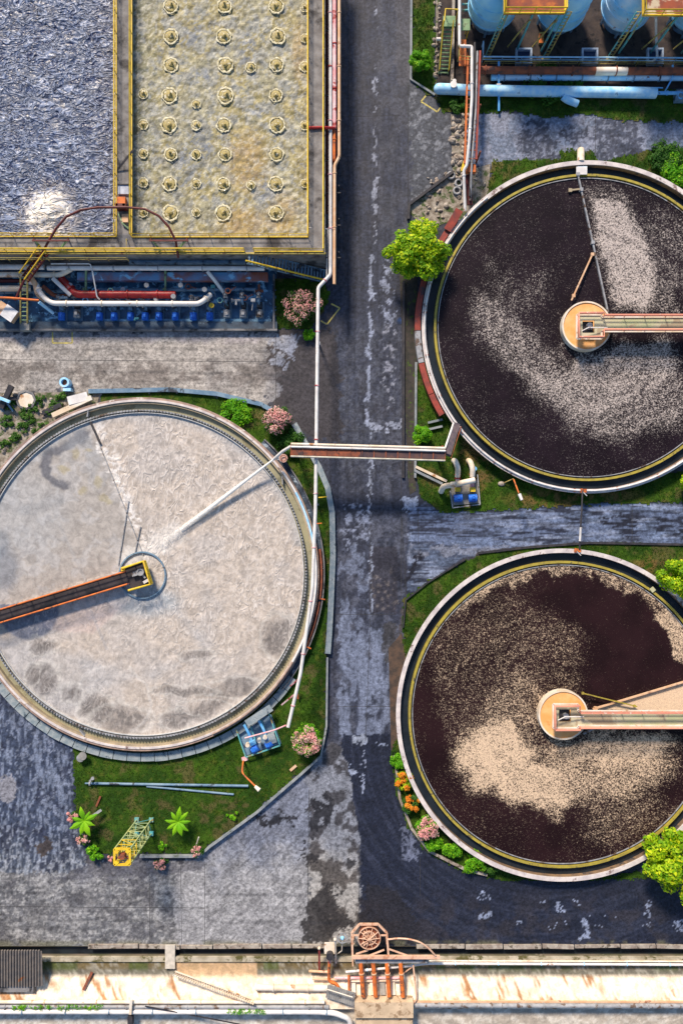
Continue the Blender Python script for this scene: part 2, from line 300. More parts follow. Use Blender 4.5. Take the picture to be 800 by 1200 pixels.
def road_col(x, y):
    jx = (fbm(x / 9, y / 9, 1) - .5); jy = (fbm(x / 9, y / 9, 5) - .5)
    jx2 = fbm(x / 2.4, y / 2.4, 101, 3) - .5; jy2 = fbm(x / 2.4, y / 2.4, 105, 3) - .5
    def J(a): return x + jx * a * 2 + jx2 * min(a, 8) * 1.1, y + jy * a * 2 + jy2 * min(a, 8) * 1.1
    def P(pts, a=6):
        X, Y = J(a); return inpoly(X, Y, pts).astype(float)
    def blob(cx, cy, rx, ry, a=10): X, Y = J(a); return (((X - cx) / rx) ** 2 + ((Y - cy) / ry) ** 2 < 1).astype(float)
    n1 = fbm(x / 14, y / 14, 2); n2 = fbm(x / 4, y / 4, 8); n3 = fbm(x / 40, y / 40, 12); st = fbm(x / 2.2, y / 45, 20); sh = fbm(x / 45, y / 2.2, 23)
    c = np.zeros(x.shape + (3,)) + C(.05, .052, .066)
    lay(c, sm(.4, .62, st) * .55, C(.09, .095, .12)); lay(c, sm(.5, .7, n1) * .4, C(.095, .085, .085))
    # main road shoulders and lanes
    lay(c, P([(440, -90), (478, -90), (484, 300), (445, 300)], 3) * sm(.35, .6, n1) * .5, C(.13, .125, .13))
    lay(c, P([(462, -90), (483, -90), (483, 100), (464, 100)], 4) * .6, C(.14, .125, .12))
    lay(c, P([(395, 388), (395, 560), (478, 560), (478, 370)], 12) * sm(.42, .58, n2) * .5, C(.16, .16, .17))
    lay(c, P([(478, 96), (530, 120), (530, 205), (482, 240)], 6), C(.11, .11, .11)); lay(c, P([(478, 96), (530, 120), (530, 205), (482, 240)], 6) * sm(.55, .66, n2), C(.3, .29, .27))
    # driveway top right
    top = P([(545, 133), (820, 130), (900, 140), (900, 195), (750, 175), (700, 193), (548, 195)], 5); lay(c, top, C(.25, .28, .32)); lay(c, top * sm(.5, .6, n1), C(.34, .34, .36))
    for q in ([(610, 138), (640, 140), (652, 168), (650, 188), (608, 190)], [(697, 133), (745, 135), (752, 160), (748, 192), (698, 196)], [(655, 152), (690, 150), (690, 165), (660, 166)]): lay(c, P(q, 12) * .85, C(.06, .065, .085))
    lay(c, top * sm(.56, .62, fbm(x / 3, y / 3, 77)) * .5, C(.5, .5, .52))
    # concrete road to the west
    wc = P([(-200, 386), (318, 386), (322, 400), (312, 425), (330, 440), (322, 470), (300, 480), (250, 466), (-200, 462)], 16); lay(c, P([(300, 386), (395, 386), (400, 520), (330, 500)], 8), C(.085, .07, .065))
    lay(c, P([(320, 392), (352, 394), (348, 402), (345, 416), (330, 412), (320, 402)], 14) + P([(322, 415), (338, 418), (335, 432), (318, 426)], 12), C(.38, .38, .4))
    lay(c, wc, C(.42, .39, .36)); lay(c, wc * sm(.45, .62, sh) * .5, C(.5, .46, .42)); lay(c, wc * sm(.48, .62, n3) * .5, C(.24, .23, .23)); lay(c, wc * sm(.5, .62, fbm(x / 60, y / 1.6, 24)) * .45, C(.2, .18, .17)); lay(c, wc * sm(.54, .64, n2) * .4, C(.18, .17, .17))
    lay(c, wc * (sm(420, 432, y + n2 * 14 - 7) * sm(470, 440, y)) * sm(.42, .6, n1) * .7, C(.13, .11, .1)); lay(c, wc * sm(404, 396, y + n1 * 20 - 8) * .6, C(.3, .27, .3))
    # middle: joints, worn patches
    mid = P([(392, 560), (480, 560), (476, 900), (392, 900)], 4)
    lay(c, mid * sm(.52, .62, n1) * .6, C(.17, .17, .19)); L = P([(396, 640), (433, 630), (434, 745), (462, 750), (463, 868), (398, 868)], 7)
    lay(c, L * sm(.5, .6, fbm(x / 8, y / 13, 31)) * .75, C(.28, .3, .35)); lay(c, P([(396, 715), (436, 715), (466, 772), (464, 868), (398, 866)], 7) * sm(.4, .56, fbm(x / 9, y / 26, 33)) * .8, C(.3, .32, .37))
    lay(c, P([(432, 640), (465, 640), (465, 718), (432, 718)], 1) * .75, C(.065, .055, .06)); lay(c, P([(440, 665), (460, 662), (463, 712), (436, 714)], 10) * sm(.5, .6, n2) * .7, C(.25, .2, .16))
    lay(c, P([(445, 730), (463, 730), (462, 775), (450, 780)], 6) * .8, C(.08, .07, .06)); lay(c, P([(405, 590), (425, 585), (428, 630), (400, 640)], 14) * sm(.46, .54, n2), C(.33, .34, .38))
    # side road between the dark tanks
    sd_ = P([(478, 590), (560, 602), (700, 590), (1000, 588), (1000, 645), (700, 634), (600, 640), (540, 655), (476, 700)], 2); lay(c, sd_, C(.16, .19, .24)); lay(c, sd_ * sm(.5, .56, fbm(x / 26, y / 7, 41)), C(.045, .05, .07))
    lay(c, sd_ * sm(.54, .6, fbm(x / 34, y / 5, 47)), C(.36, .39, .45)); lay(c, sd_ * sm(.5, .6, fbm(x / 30, y / 2.2, 48)) * .6, C(.03, .035, .055)); lay(c, sd_ * P([(475, 605), (560, 606), (600, 622), (520, 640), (480, 632)], 6) * .6, C(.05, .055, .08))
    lay(c, P([(478, 636), (560, 642), (640, 634), (640, 638), (560, 650), (478, 656)], 5) * .6 * sm(.4, .5, n1), C(.4, .39, .4)); lay(c, P([(471, 581), (490, 583), (488, 598), (471, 598)], 4), C(.42, .45, .5))
    for q in ([(700, 612), (722, 606), (738, 610), (745, 622), (720, 626)], [(765, 612), (790, 606), (810, 615), (800, 625), (770, 622)]): lay(c, P(q, 12), C(.03, .032, .045))
    lay(c, P([(466, 745), (470, 715), (560, 648), (600, 640), (560, 660), (500, 690), (475, 715), (470, 760)], 3), C(.1, .08, .07))
    d = pld(*J(8), [(463, 655), (463, 672), (470, 682), (478, 676), (486, 666), (490, 650)]); lay(c, sm(3.2, 1.8, d), C(.02, .02, .028)); lay(c, sm(12, 6, pld(*J(14), [(445, 655), (470, 665)])) * .6, C(.035, .032, .04))
    # south-west apron
    sw = P([(-200, 740), (60, 780), (88, 880), (90, 950), (100, 1000), (110, 1030), (-200, 1030)], 8); lay(c, sw, C(.07, .085, .12)); u_ = x + (y - 830) * .35 * np.sign(60 - x) * .3; lay(c, sw * sm(.5, .62, fbm(u_ / 3, y / 22, 51)) * .8, C(.3, .33, .38)); lay(c, sw * sm(.5, .66, n1) * .85, C(.04, .045, .07)); lay(c, sw * sm(.58, .64, fbm(x / 3, y / 5, 53)) * .7, C(.36, .38, .42)); lay(c, sw * sm(860, 820, y + n1 * 20) * .6, C(.03, .04, .07))
    lay(c, blob(8, 925, 11, 16, 6), C(.36, .33, .31)); lay(c, blob(52, 992, 9, 12, 9), C(.09, .07, .06))
    bt = P([(-200, 1026), (100, 1022), (110, 1012), (230, 1008), (240, 998), (395, 880), (402, 1108), (-200, 1112)], 5); lay(c, bt, C(.16, .165, .18)); lay(c, bt * sm(.44, .64, n1) * .7, C(.3, .3, .31)); lay(c, bt * sm(.52, .66, fbm(x / 9, y / 6, 58)) * .6, C(.07, .07, .08)); lay(c, bt * sm(.54, .62, fbm(x / 3, y / 3, 59)) * .5, C(.46, .46, .46)); lay(c, bt * sm(.55, .68, fbm(x / 26, y / 20, 159)) * .6, C(.07, .07, .085)); lay(c, bt * sm(.5, .62, fbm(x / 50, y / 3, 60)) * .4, C(.09, .09, .1))
    lay(c, P([(205, 1025), (250, 990), (352, 905), (362, 925), (360, 1108), (205, 1108)], 4) * .6, C(.4, .4, .42)); lay(c, bt * (x > 240) * sm(.52, .66, fbm((x + y) / 4, (x - y) / 22, 62)) * .5, C(.13, .13, .14)); lay(c, P([(60, 1030), (110, 1012), (236, 1010), (240, 1022), (120, 1030)], 5) * .7, C(.1, .1, .12))
    mo = P([(352, 905), (385, 870), (400, 870), (410, 900), (420, 960), (422, 1108), (362, 1108), (362, 925)], 6); lay(c, mo, C(.34, .33, .32)); lay(c, mo * sm(.5, .58, n1), C(.1, .09, .085))
    for q in ((376, 950, 10, 12), (369, 965, 9, 14), (384, 942, 9, 6), (353, 998, 4, 5), (366, 1008, 7, 10), (405, 1012, 7, 8), (385, 1040, 10, 6), (378, 1062, 12, 16), (372, 1085, 20, 26), (398, 1078, 14, 14), (303, 960, 10, 6), (330, 957, 12, 5), (318, 962, 12, 4)): lay(c, blob(*q, 16) * .93, C(.035, .032, .033))
    # black road to the south and east
    bl = P([(398, 872), (402, 860), (468, 860), (470, 900), (500, 985), (560, 1025), (900, 1020), (900, 1108), (424, 1108), (422, 990), (408, 900)], 3); ang = np.arctan2(y - 860, x - 640); rd = np.hypot((x - 640), (y - 860)); arc = fbm(rd / 2.4, ang * 3, 66)
    lay(c, bl, C(.024, .028, .045)); lay(c, bl * sm(.48, .66, arc) * .6, C(.06, .065, .09)); lay(c, bl * sm(1030, 1075, y) * sm(.4, .6, n1) * .6, C(.06, .05, .05))
    lay(c, P([(424, 1035), (470, 1050), (500, 1108), (424, 1108)], 10) * .7, C(.035, .03, .03)); lay(c, P([(468, 965), (480, 970), (492, 1000), (490, 1010), (470, 1008)], 6) * sm(.4, .55, n2) * .8, C(.26, .27, .32))
    for q in ((564, 1050, 4), (572, 1053, 3), (567, 1069, 5), (607, 1081, 5), (632, 1060, 3), (658, 1064, 4), (673, 1057, 4), (643, 1084, 3), (652, 1084, 3), (680, 1083, 5), (686, 1085, 6), (684, 1096, 5), (703, 1083, 2), (717, 1080, 2), (757, 1062, 3), (757, 1072, 3), (755, 1086, 3), (796, 1083, 5), (413, 905, 5), (445, 870, 3)): lay(c, blob(q[0], q[1], q[2], q[2] * .8, 12), C(.42, .45, .52))
    for tr in ([(415, 300), (416, 560), (430, 600), (470, 622), (560, 622), (700, 610), (900, 606)], [(424, 300), (426, 545), (440, 580), (480, 605), (560, 610), (700, 600), (900, 598)], [(455, 120), (456, 400), (452, 560), (446, 800), (450, 900), (470, 980), (520, 1040), (620, 1060), (900, 1060)], [(464, 120), (465, 400), (461, 560), (455, 800), (460, 900), (482, 970), (530, 1026), (620, 1046), (900, 1046)], [(408, 100), (408, 500), (404, 700), (412, 860), (428, 960), (470, 1050), (560, 1085), (900, 1088)], [(60, 410), (200, 408), (330, 412), (400, 440)], [(-50, 436), (200, 436), (330, 440), (396, 470)], [(-50, 1045), (250, 1048), (420, 1050)], [(-50, 1078), (250, 1080), (420, 1082)]):
        lay(c, sm(2.6, .6, pld(x + jx * 3, y + jy * 3, tr)) * sm(.36, .6, fbm(x / 12, y / 12, 200 + int(tr[0][1]))) * .42, C(.02, .022, .03))
    # worn white centre line and its blotches
    lay(c, ((y > 590) & (y < 642) & (x > 480)) * sm(.5, .58, fbm(x / 22, y / 1.8, 151)) * .5, C(.3, .36, .48)); X, Y = J(5); lay(c, (np.abs(X - 439.5 - .6 * np.sin(Y / 22)) < .9 + 2.4 * (sm(150, 230, Y) * sm(262, 238, Y)) + sm(82, 92, Y) * sm(118, 105, Y) * 1.6) * (Y < 300) * sm(.47, .56, fbm(x / 5, y / 9, 88)) * .8, C(.5, .49, .5))
    lay(c, (np.abs(X - 436.5 + (Y - 300) * .035) < 2.4) * (Y > 300) * (Y < 500) * sm(.42, .5, fbm(x / 6, y / 12, 91)), C(.45, .46, .5)); lay(c, P([(449, 306), (462, 306), (464, 385), (448, 385)], 12) * sm(.45, .55, n2) * .9, C(.42, .43, .47))
    lay(c, P([(450, 385), (463, 385), (463, 480), (452, 480)], 12) * sm(.55, .62, n2), C(.38, .36, .36)); lay(c, (np.abs(X - 434) < 1.2) * (Y > 500) * (Y < 720) * sm(.4, .5, fbm(x / 5, y / 9, 95)), C(.42, .43, .46))
    lay(c, (np.abs(X - 425.3) < 1.1) * (Y > 872) * (Y < 930) * sm(.42, .5, n2), C(.5, .52, .58)); lay(c, blob(414, 905, 4, 3, 6), C(.5, .52, .56)); lay(c, blob(420, 866, 9, 6, 8), C(.4, .41, .42))
    lay(c, P([(430, 495), (470, 495), (472, 503), (455, 508), (432, 501)], 8) * sm(.44, .54, n2), C(.45, .45, .47)); lay(c, sm(5, 3, np.hypot(x - 469, y - 376)), C(.03, .07, .16))
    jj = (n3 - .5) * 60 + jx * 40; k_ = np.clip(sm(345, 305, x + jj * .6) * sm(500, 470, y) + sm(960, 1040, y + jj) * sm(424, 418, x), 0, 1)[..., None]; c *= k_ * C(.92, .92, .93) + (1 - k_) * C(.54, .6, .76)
    ed = sm(6, 1, np.abs(y - 1106)) * sm(.4, .6, n1); lay(c, ed * .6, C(.13, .13, .08))
    return c
m_road = MV('weathered road surface', .62, 2.6, (.35, 1.65), .03, 3)
grid('road', -50, 50, -50.85, 72, .16, .004, road_col, m_road)
# joints between slabs and worn painted lines
j = MB(); jz = .008
def strip(mb, pts, wd, z=jz):
    for a, b in zip(pts, pts[1:]):
        a = W(*a); b = W(*b); d = (b - a).normalized(); s_ = Vector((-d.y, d.x, 0)) * wd / 2
        mb.add([(p.x, p.y, z) for p in (a - s_, b - s_, b + s_, a + s_)], [(0, 1, 2, 3)])
JW = .05
for q in ([(434, 560), (434, 720), (428, 868)], [(470, 560), (470, 720)], [(470, 600), (476, 700)], [(-60, 421), (322, 424)], [(323, 392), (323, 480)], [(392, 720), (464, 720)], [(362, 925), (360, 1106)], [(421, 1000), (420, 1106)], [(-60, 1062), (240, 1064)], [(212, 1014), (213, 1106)], [(240, 1012), (240, 1106)], [(394, 828), (462, 828)],
          [(403, 137), (470, 135)], [(400, 335), (476, 340)], [(478, 100), (478, 240)], [(697, 133), (697, 192)], [(740, 590), (740, 636)], [(490, 596), (490, 640)], [(395, 505), (476, 505)], [(492, 1005), (492, 1050)], [(440, 120), (440, 80)], [(175, 1015), (176, 1106)]): strip(j, q, .05)
tag(j.build('road_joint', M('joint filler', (.025, .025, .03), (.05, .05, .05), 2, .9)), None, None, None, 'structure')
j = MB(); strip(j, [(62, 389), (62, 402), (85, 402), (85, 389)], .17); strip(j, [(388, 356), (398, 361), (383, 380), (376, 376)], .17); strip(j, [(502, 108), (493, 119), (512, 131), (518, 123)], .17)
tag(j.build('road_marking', M('worn yellow line', (.6, .5, .12), (.35, .3, .12), 2.5, .7), None), None, None, None, 'structure')
m_yl2 = None
# ------------------------------------------------------------------ lawns, soil, kerbs
def lawn_col(x, y):
    n1 = fbm(x / 22, y / 22, 3); n2 = fbm(x / 5, y / 5, 9); n4 = fbm(x / 16, y / 16, 77); c = np.zeros(x.shape + (3,)) + C(.018, .055, .002)
    lay(c, sm(.4, .6, n1), C(.035, .085, .003)); lay(c, sm(.6, .72, n2) * .5, C(.1, .11, .015)); lay(c, sm(.6, .7, n4) * .6, C(.11, .08, .035))
    for q in ((700, 582, 60, 14), (560, 530, 30, 18), (640, 585, 50, 14), (560, 560, 14, 20), (770, 665, 40, 18), (505, 560, 14, 12)): lay(c, sm(1.2, .4, np.hypot((x - q[0]) / q[2], (y - q[1]) / q[3])) * sm(.4, .58, n2) * .75, C(.17, .1, .035))
    for q in ((705, 143, 120, 7), (580, 200, 20, 14), (300, 490, 50, 14)): lay(c, sm(1.2, .4, np.hypot((x - q[0]) / q[2], (y - q[1]) / q[3])) * sm(.45, .58, n2) * .6, C(.2, .14, .06))
    return c
m_lawn = MV('lawn turf', .95, 7, (.5, 1.5), .06, 8)
L1 = [(120, 459), (200, 459), (255, 464), (305, 476), (340, 497), (358, 525), (376, 552), (386, 588), (388, 650), (385, 700), (383, 760), (381, 850), (375, 885), (352, 905), (300, 950), (245, 990), (234, 1000), (120, 1000), (100, 985), (88, 950), (86, 885), (86, 840), (150, 700), (100, 560)]
L2 = [(484, -80), (510, -80), (508, 60), (509, 112), (500, 110), (482, 96)]
L3 = [(508, 112), (545, 108), (900, 104), (900, 146), (720, 141), (690, 134), (640, 137), (600, 131), (560, 133), (530, 131), (520, 133)]
L4 = [(578, 188), (655, 186), (655, 176), (695, 176), (700, 190), (750, 178), (800, 172), (900, 170), (900, 260), (690, 260), (570, 240), (572, 215)]
L5 = [(487, 430), (500, 405), (560, 480), (700, 560), (900, 545), (900, 588), (700, 590), (560, 600), (515, 601), (495, 585), (487, 560)]
L6 = [(471, 755), (473, 702), (500, 682), (560, 650), (620, 642), (700, 636), (900, 642), (900, 760), (700, 700), (560, 720), (480, 790)]
L7 = [(458, 872), (475, 860), (520, 960), (600, 1020), (700, 1028), (900, 1000), (900, 1022), (790, 1030), (590, 1032), (545, 1022), (500, 998), (478, 970), (464, 930)]
L9 = [(322, 326), (380, 330), (386, 345), (378, 365), (362, 386), (322, 386)]
lawns = [L1, L2, L3, L4, L5, L6, L7, L9]
for i, P in enumerate(lawns):
    X = [p[0] for p in P]; Y = [p[1] for p in P]; a = W(min(X), max(Y)); b = W(max(X), min(Y))
    nx = max(1, round((b.x - a.x) / .18)); x1 = a.x + nx * .18; ny = max(1, round((b.y - a.y) / .18)); y1 = a.y + ny * .18
    grid('lawn', a.x, x1, a.y, y1, .18, .06, lawn_col, m_lawn, keep=lambda x, y, P=P: inpoly(x + (fbm(x / 4, y / 4, 66) - .5) * 9, y + (fbm(x / 4, y / 4, 68) - .5) * 9, P), zf=lambda x, y: (fbm(x / 9, y / 9, 4) - .5) * .06)
# soil beds and rubble ground
def bed(P, m, z=.03): MB().prism([W(*p)[:2] for p in P], 0, z).build('soil_bed', m)['kind'] = 'structure'
m_rubg = M('rubbly ground', (.38, .34, .29), (.16, .13, .1), 1.6, .95, .06, c3=(.06, .09, .03), s3=.9, t3=(.5, .6))
bed([(520, -90), (900, -90), (900, 102), (545, 106), (511, 110), (512, 40)], m_soilb, .05); bed([(511, -90), (519.5, -90), (517, 100), (510, 100)], m_rubg, .04)
bed([(528, 134), (546, 132), (547, 200), (574, 192), (570, 250), (520, 262), (500, 270), (480, 250), (480, 238), (530, 203)], m_rubg, .03)
bed([(-80, 462), (118, 459), (90, 560), (-80, 620)], m_rubg, .04); bed([(467, 300), (489, 300), (487, 575), (480, 580), (478, 560)], M('mossy verge', (.06, .05, .045), (.035, .035, .03), 1.5, .95, .03, c3=(.06, .1, .02), s3=1.2, t3=(.56, .64)), .03)
bed([(455, 760), (470, 742), (480, 800), (470, 880), (458, 880)], m_rust if False else M('brown verge', (.11, .07, .05), (.05, .04, .035), 1.2, .95, .03), .03)
def kerb(pts, wd, h, m, label, cat='kerb'):
    k = MB(); L = [W(*p) for p in pts]
    def off(s): 
        out = []
        for i, p in enumerate(L):
            d = (L[min(i + 1, len(L) - 1)] - L[max(i - 1, 0)]).normalized(); out.append(p + Vector((-d.y, d.x, 0)) * s * wd / 2)
        return out
    A = off(1); B = off(-1)
    V = []; F = []; n = len(L)
    for i in range(n): V += [(A[i].x, A[i].y, 0), (A[i].x, A[i].y, h), (B[i].x, B[i].y, h), (B[i].x, B[i].y, 0)]
    for i in range(n - 1):
        for q in range(4): F.append((i * 4 + q, i * 4 + (q + 1) % 4, i * 4 + 4 + (q + 1) % 4, i * 4 + 4 + q))
    F += [(3, 2, 1, 0), tuple(n * 4 - 4 + q for q in range(4))]; k.add(V, F)
    return tag(k.build('kerb', m, None, L[0]), label, cat)
kerb([(345, 497), (358, 520), (374, 548), (384, 572), (389, 600), (390, 650), (388, 700), (386, 740), (384, 765)], .65, .55, m_apron, 'broad blue-grey curving kerb between pale tank lawn and main road', 'kerb')
kerb([(383.5, 770), (382.5, 850), (376, 885), (353, 906), (301, 951), (246, 991), (234, 1002), (165, 1002)], .22, .5, m_kerb, 'thin pale kerb edging the lower lawn corner beside the pink bush', 'kerb')
kerb([(105, 459), (200, 457), (255, 462), (306, 474), (338, 492)], .5, .4, m_steelb, 'dark kerb between grey concrete road and top of pale tank', 'kerb')
kerb([(482, -80), (481, 94), (509, 112)], .25, .25, m_kerb, 'angled kerb beside narrow grass strip with small round bush', 'kerb')
kerb([(487, 425), (486, 560)], .25, .35, m_kerb, 'straight mossy kerb left of red duct on upper dark tank', 'kerb')
kerb([(472.5, 330), (472, 560)], .3, .3, m_dark, 'black straight gutter kerb along right edge of main road', 'kerb')
kerb([(530, 203), (479, 241), (478, 258)], .3, .5, m_dark, 'black angled kerb above the big yellow green tree', 'kerb')
kerb([(472, 735), (475, 703), (500, 683), (545, 655)], .15, .3, m_dark, 'dark kerb edging grass wedge north-west of lower dark tank')
kerb([(560, 648), (620, 641), (690, 636), (900, 640)], .25, .25, m_dark, 'dark low kerb between side road and grass of lower dark tank')
kerb([(462, 885), (468, 935), (482, 970), (502, 996), (545, 1018), (570, 1024)], .3, .35, m_rubble, 'curved brown stone kerb round flower bed of lower dark tank', 'kerb')
# grass blades
V = []; F = []
def inside_any(x, y, P): return inpoly(np.array([x]), np.array([y]), P)[0]
for P in lawns:
    X = np.array([p[0] for p in P]); Y = np.array([p[1] for p in P]); A = (X.max() - X.min()) * (Y.max() - Y.min()) * .01
    n = int(A * 26); xs_ = RNG.uniform(max(X.min(), -10), min(X.max(), 830), n); ys_ = RNG.uniform(max(Y.min(), -10), Y.max(), n); ok = inpoly(xs_, ys_, P)
    for cx, cy, r in ((166, 673, 212), (689, 383, 194), (659, 838, 194)): ok &= np.hypot(xs_ - cx, ys_ - cy) > r
    ok &= RNG.rand(n) < .25 + fbm(xs_ / 12, ys_ / 12, 3)
    for x, y in zip(xs_[ok], ys_[ok]):
        p = W(x, y)
        for k in range(3):
            a = random.uniform(0, 6.28); h = random.uniform(.06, .16); wd = .035; q = Vector((math.cos(a), math.sin(a), 0)); b = p + q * random.uniform(0, .08) + Vector((0, 0, .05)); s_ = Vector((-q.y, q.x, 0)) * wd
            i = len(V); V += [b - s_, b + s_, b + q * h * .8 + Vector((0, 0, h))]; F.append((i, i + 1, i + 2))
tag(MB().add(V, F).build('grass', m_grassb), 'short green grass blades on the lawns round the tanks', 'grass', None, 'stuff')
# ------------------------------------------------------------------ fittings
def railing(label, pts, mat, h=1.1, sp=2.2, r=.075, post_r=.045, toe=True, group=None):
    t = thing('railing', label, 'railing', pts[0], group); a = MB().tube([Vector(p) + Vector((0, 0, h)) for p in pts], r, 8); a.build('top_rail', mat, t)
    MB().tube([Vector(p) + Vector((0, 0, h * .5)) for p in pts], r * .6, 6).build('mid_rail', mat, t)
    if toe:
        b = MB()
        for p, q in zip(pts, pts[1:]): b.beam(Vector(p) + Vector((0, 0, .09)), Vector(q) + Vector((0, 0, .09)), .08, .16)
        b.build('toe_board', mat, t)
    for p, q in zip(pts, pts[1:]):
        p = Vector(p); q = Vector(q); n = max(1, round((q - p).length / sp))
        for k in range(n + (1 if (q - Vector(pts[-1])).length < .01 else 0)):
            c = p.lerp(q, k / n); m = MB().cyl(c, post_r, h - r * .5, 6); m.build('post', mat, t)
    return t
def pipe(label, pts, r, mat, fl=0, n=12, sup=None, supm=None, bend=.6, group=None, name='pipe', cat='pipe', flm=None):
    P = fillet(pts, bend); t = thing(name, label, cat, pts[0], group); MB().tube(P, r, n).build('tube', mat, t)
    if fl:
        acc = fl * .5; 
        for a, b in zip(pts, pts[1:]):
            a = Vector(a); b = Vector(b); L = (b - a).length; d = (b - a).normalized()
            while acc < L - .5:
                c = a + d * acc; MB().tube([c - d * .06, c + d * .06], r * 1.3, n).build('flange', flm or mat, t); acc += fl
            acc -= L; acc = max(acc, .5)
    for s_ in (sup or []):
        s_ = Vector(s_); m = MB(); m.box((s_.x, s_.y, (s_.z) / 2), (.16, .16, s_.z)); m.box((s_.x, s_.y, .03), (.4, .4, .06)); m.build('support', supm or m_steel, t)
    return t
# ------------------------------------------------------------------ aeration basins (top left)
ZB = 5.0
def S(px, py, z=ZB): return W(px, py, z)
t = thing('concrete_basin', 'big raised concrete basin split into blue-grey and tan halves', 'basin', W(145, 290, 0))
a = S(-260, 296.5); b = S(380.5, 296.5); top = 78.0
def yS(py, z=ZB): return W(0, py, z).y
def xS(px, z=ZB): return W(px, 0, z).x
def wallbox(x0, x1, y0, y1, z0, z1, nm, m): MB().box(((x0 + x1) / 2, (y0 + y1) / 2, (z0 + z1) / 2), (x1 - x0, y1 - y0, z1 - z0)).build(nm, m, t)
X0, X1, XL, XR, XI = -50, xS(381), xS(137.5), xS(154.5), xS(361.5); Y0, Y1 = yS(297), yS(278)
wallbox(X0, X1, Y0, Y1, 0, ZB, 'wall', m_deck); wallbox(XI, X1, Y1 + .002, top, 0, ZB, 'wall', m_deck); wallbox(XL, XR, Y1 + .002, top, 0, ZB, 'wall', m_deck)
wallbox(X0, X1 + .05, Y0 - .05, Y0 + .12, ZB - .25, ZB + .04, 'coping', m_yold)
def lbn(x, y):
    d = (fbm(x / 12, y / 10, 2) - .5) * 26; e = (fbm(x / 12, y / 10, 33) - .5) * 26; return .55 * (1 - np.abs(2 * fbm((x + d) / 7, (y + e) / 3.6, 7, 5) - 1) * 1.6) + .45 * fbm((x + e) / 3, (y + d) / 2, 9, 4)
def lb_col(x, y):
    d = (fbm(x / 10, y / 8, 2) - .5) * 12; n = lbn(x, y); r = 1 - np.abs(2 * fbm((x + d) / 6, (y - d) / 4.2, 47, 4) - 1) * 6; n2 = fbm(x / 30, y / 30, 13)
    c = np.zeros(x.shape + (3,)) + C(.15, .21, .4); lay(c, sm(.42, .62, n), C(.26, .32, .48)); lay(c, sm(.62, .76, n) * .7, C(.5, .55, .7)); lay(c, sm(.5, .95, r) * .9, C(.02, .035, .1)); lay(c, sm(.45, .95, 1 - np.abs(2 * fbm((x - d) / 13, (y + d) / 6, 57, 4) - 1) * 9) * .8, C(.02, .03, .08)); lay(c, sm(.45, .25, n2) * .35, C(.13, .16, .25))
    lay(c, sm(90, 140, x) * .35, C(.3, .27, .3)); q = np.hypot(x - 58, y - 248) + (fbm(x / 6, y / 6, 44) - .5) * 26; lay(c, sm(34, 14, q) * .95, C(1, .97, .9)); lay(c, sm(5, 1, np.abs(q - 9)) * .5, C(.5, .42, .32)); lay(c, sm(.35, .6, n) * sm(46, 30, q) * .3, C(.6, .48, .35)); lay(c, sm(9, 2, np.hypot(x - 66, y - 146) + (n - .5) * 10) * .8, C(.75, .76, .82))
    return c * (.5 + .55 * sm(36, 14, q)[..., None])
def lb_z(x, y):
    return (lbn(x, y) - .5) * .32 + sm(26, 4, np.hypot(x - 58, y - 248)) * .4 + sm(26, 4, np.hypot(x - 58, y - 248)) * .45
m_lb = MLIQ('churning grey foam', .3, .5, 26, (1, 1.9, 1), .25, (.48, .57, .8), (.012, .022, .08), .4, .8, .05, (.9, 1.1), False, 2.0, .2, 1.3)
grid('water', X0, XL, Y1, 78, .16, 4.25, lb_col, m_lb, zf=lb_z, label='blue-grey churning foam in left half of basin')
def rb_col(x, y):
    d = (fbm(x / 9, y / 9, 3) - .5) * 14; n = fbm((x + d) / 7, (y + d) / 7, 17, 5); n2 = fbm((x - d) / 30, (y + d) / 30, 27, 4); n3 = fbm((x + d) / 3, (y - d) / 3, 37, 3)
    c = np.zeros(x.shape + (3,)) + C(.43, .37, .17); lay(c, sm(.42, .6, n2), C(.46, .43, .28)); lay(c, sm(200, 160, x + d) * .75, C(.2, .22, .16)); lay(c, sm(.53, .6, n) * .75, C(.3, .33, .36)); lay(c, sm(.6, .66, n3) * .5, C(.66, .64, .54)); lay(c, sm(.4, .32, n3) * .6, C(.15, .13, .08))
    for q in ((290, 190, 30, 45), (285, 260, 34, 22), (245, 300, 60, 30), (330, 250, 24, 30), (350, 60, 10, 40)): lay(c, sm(1.2, .3, np.hypot((x - q[0]) / q[2], (y - q[1]) / q[3])) * .55, C(.52, .33, .11))
    for q in ((235, 90, 22, 12), (225, 40, 18, 20), (290, 60, 14, 30), (235, 170, 18, 30), (215, 195, 16, 30), (300, 130, 12, 8), (310, 225, 14, 20)): lay(c, sm(1.1, .6, np.hypot((x - q[0]) / q[2], (y - q[1]) / q[3]) + (n - .5)) * sm(.42, .55, n3) * .75, C(.22, .26, .34))
    rn = 1 - np.abs(2 * fbm((x + d * 2) / 16, (y - d * 2) / 16, 97, 4) - 1) * 7; lay(c, sm(.4, .95, rn) * .5, C(.16, .15, .09)); lay(c, sm(.5, .4, fbm(x / 7, y / 7, 107)) * sm(.4, .55, n2) * .35, C(.2, .19, .13)); lay(c, sm(.6, .68, fbm(x / 2.4, y / 2.4, 109)) * .55, C(.72, .7, .6))
    return c * .74
m_rb = MV('tan bubbling sludge', .55, 6, (.72, 1.3), .05, 6)
grid('water', XR, XI, Y1, 78, .16, 4.35, rb_col, m_rb, zf=lambda x, y: (fbm(x / 5, y / 5, 17, 4) - .5) * .3, label='tan bubbling sludge water in right half of basin')
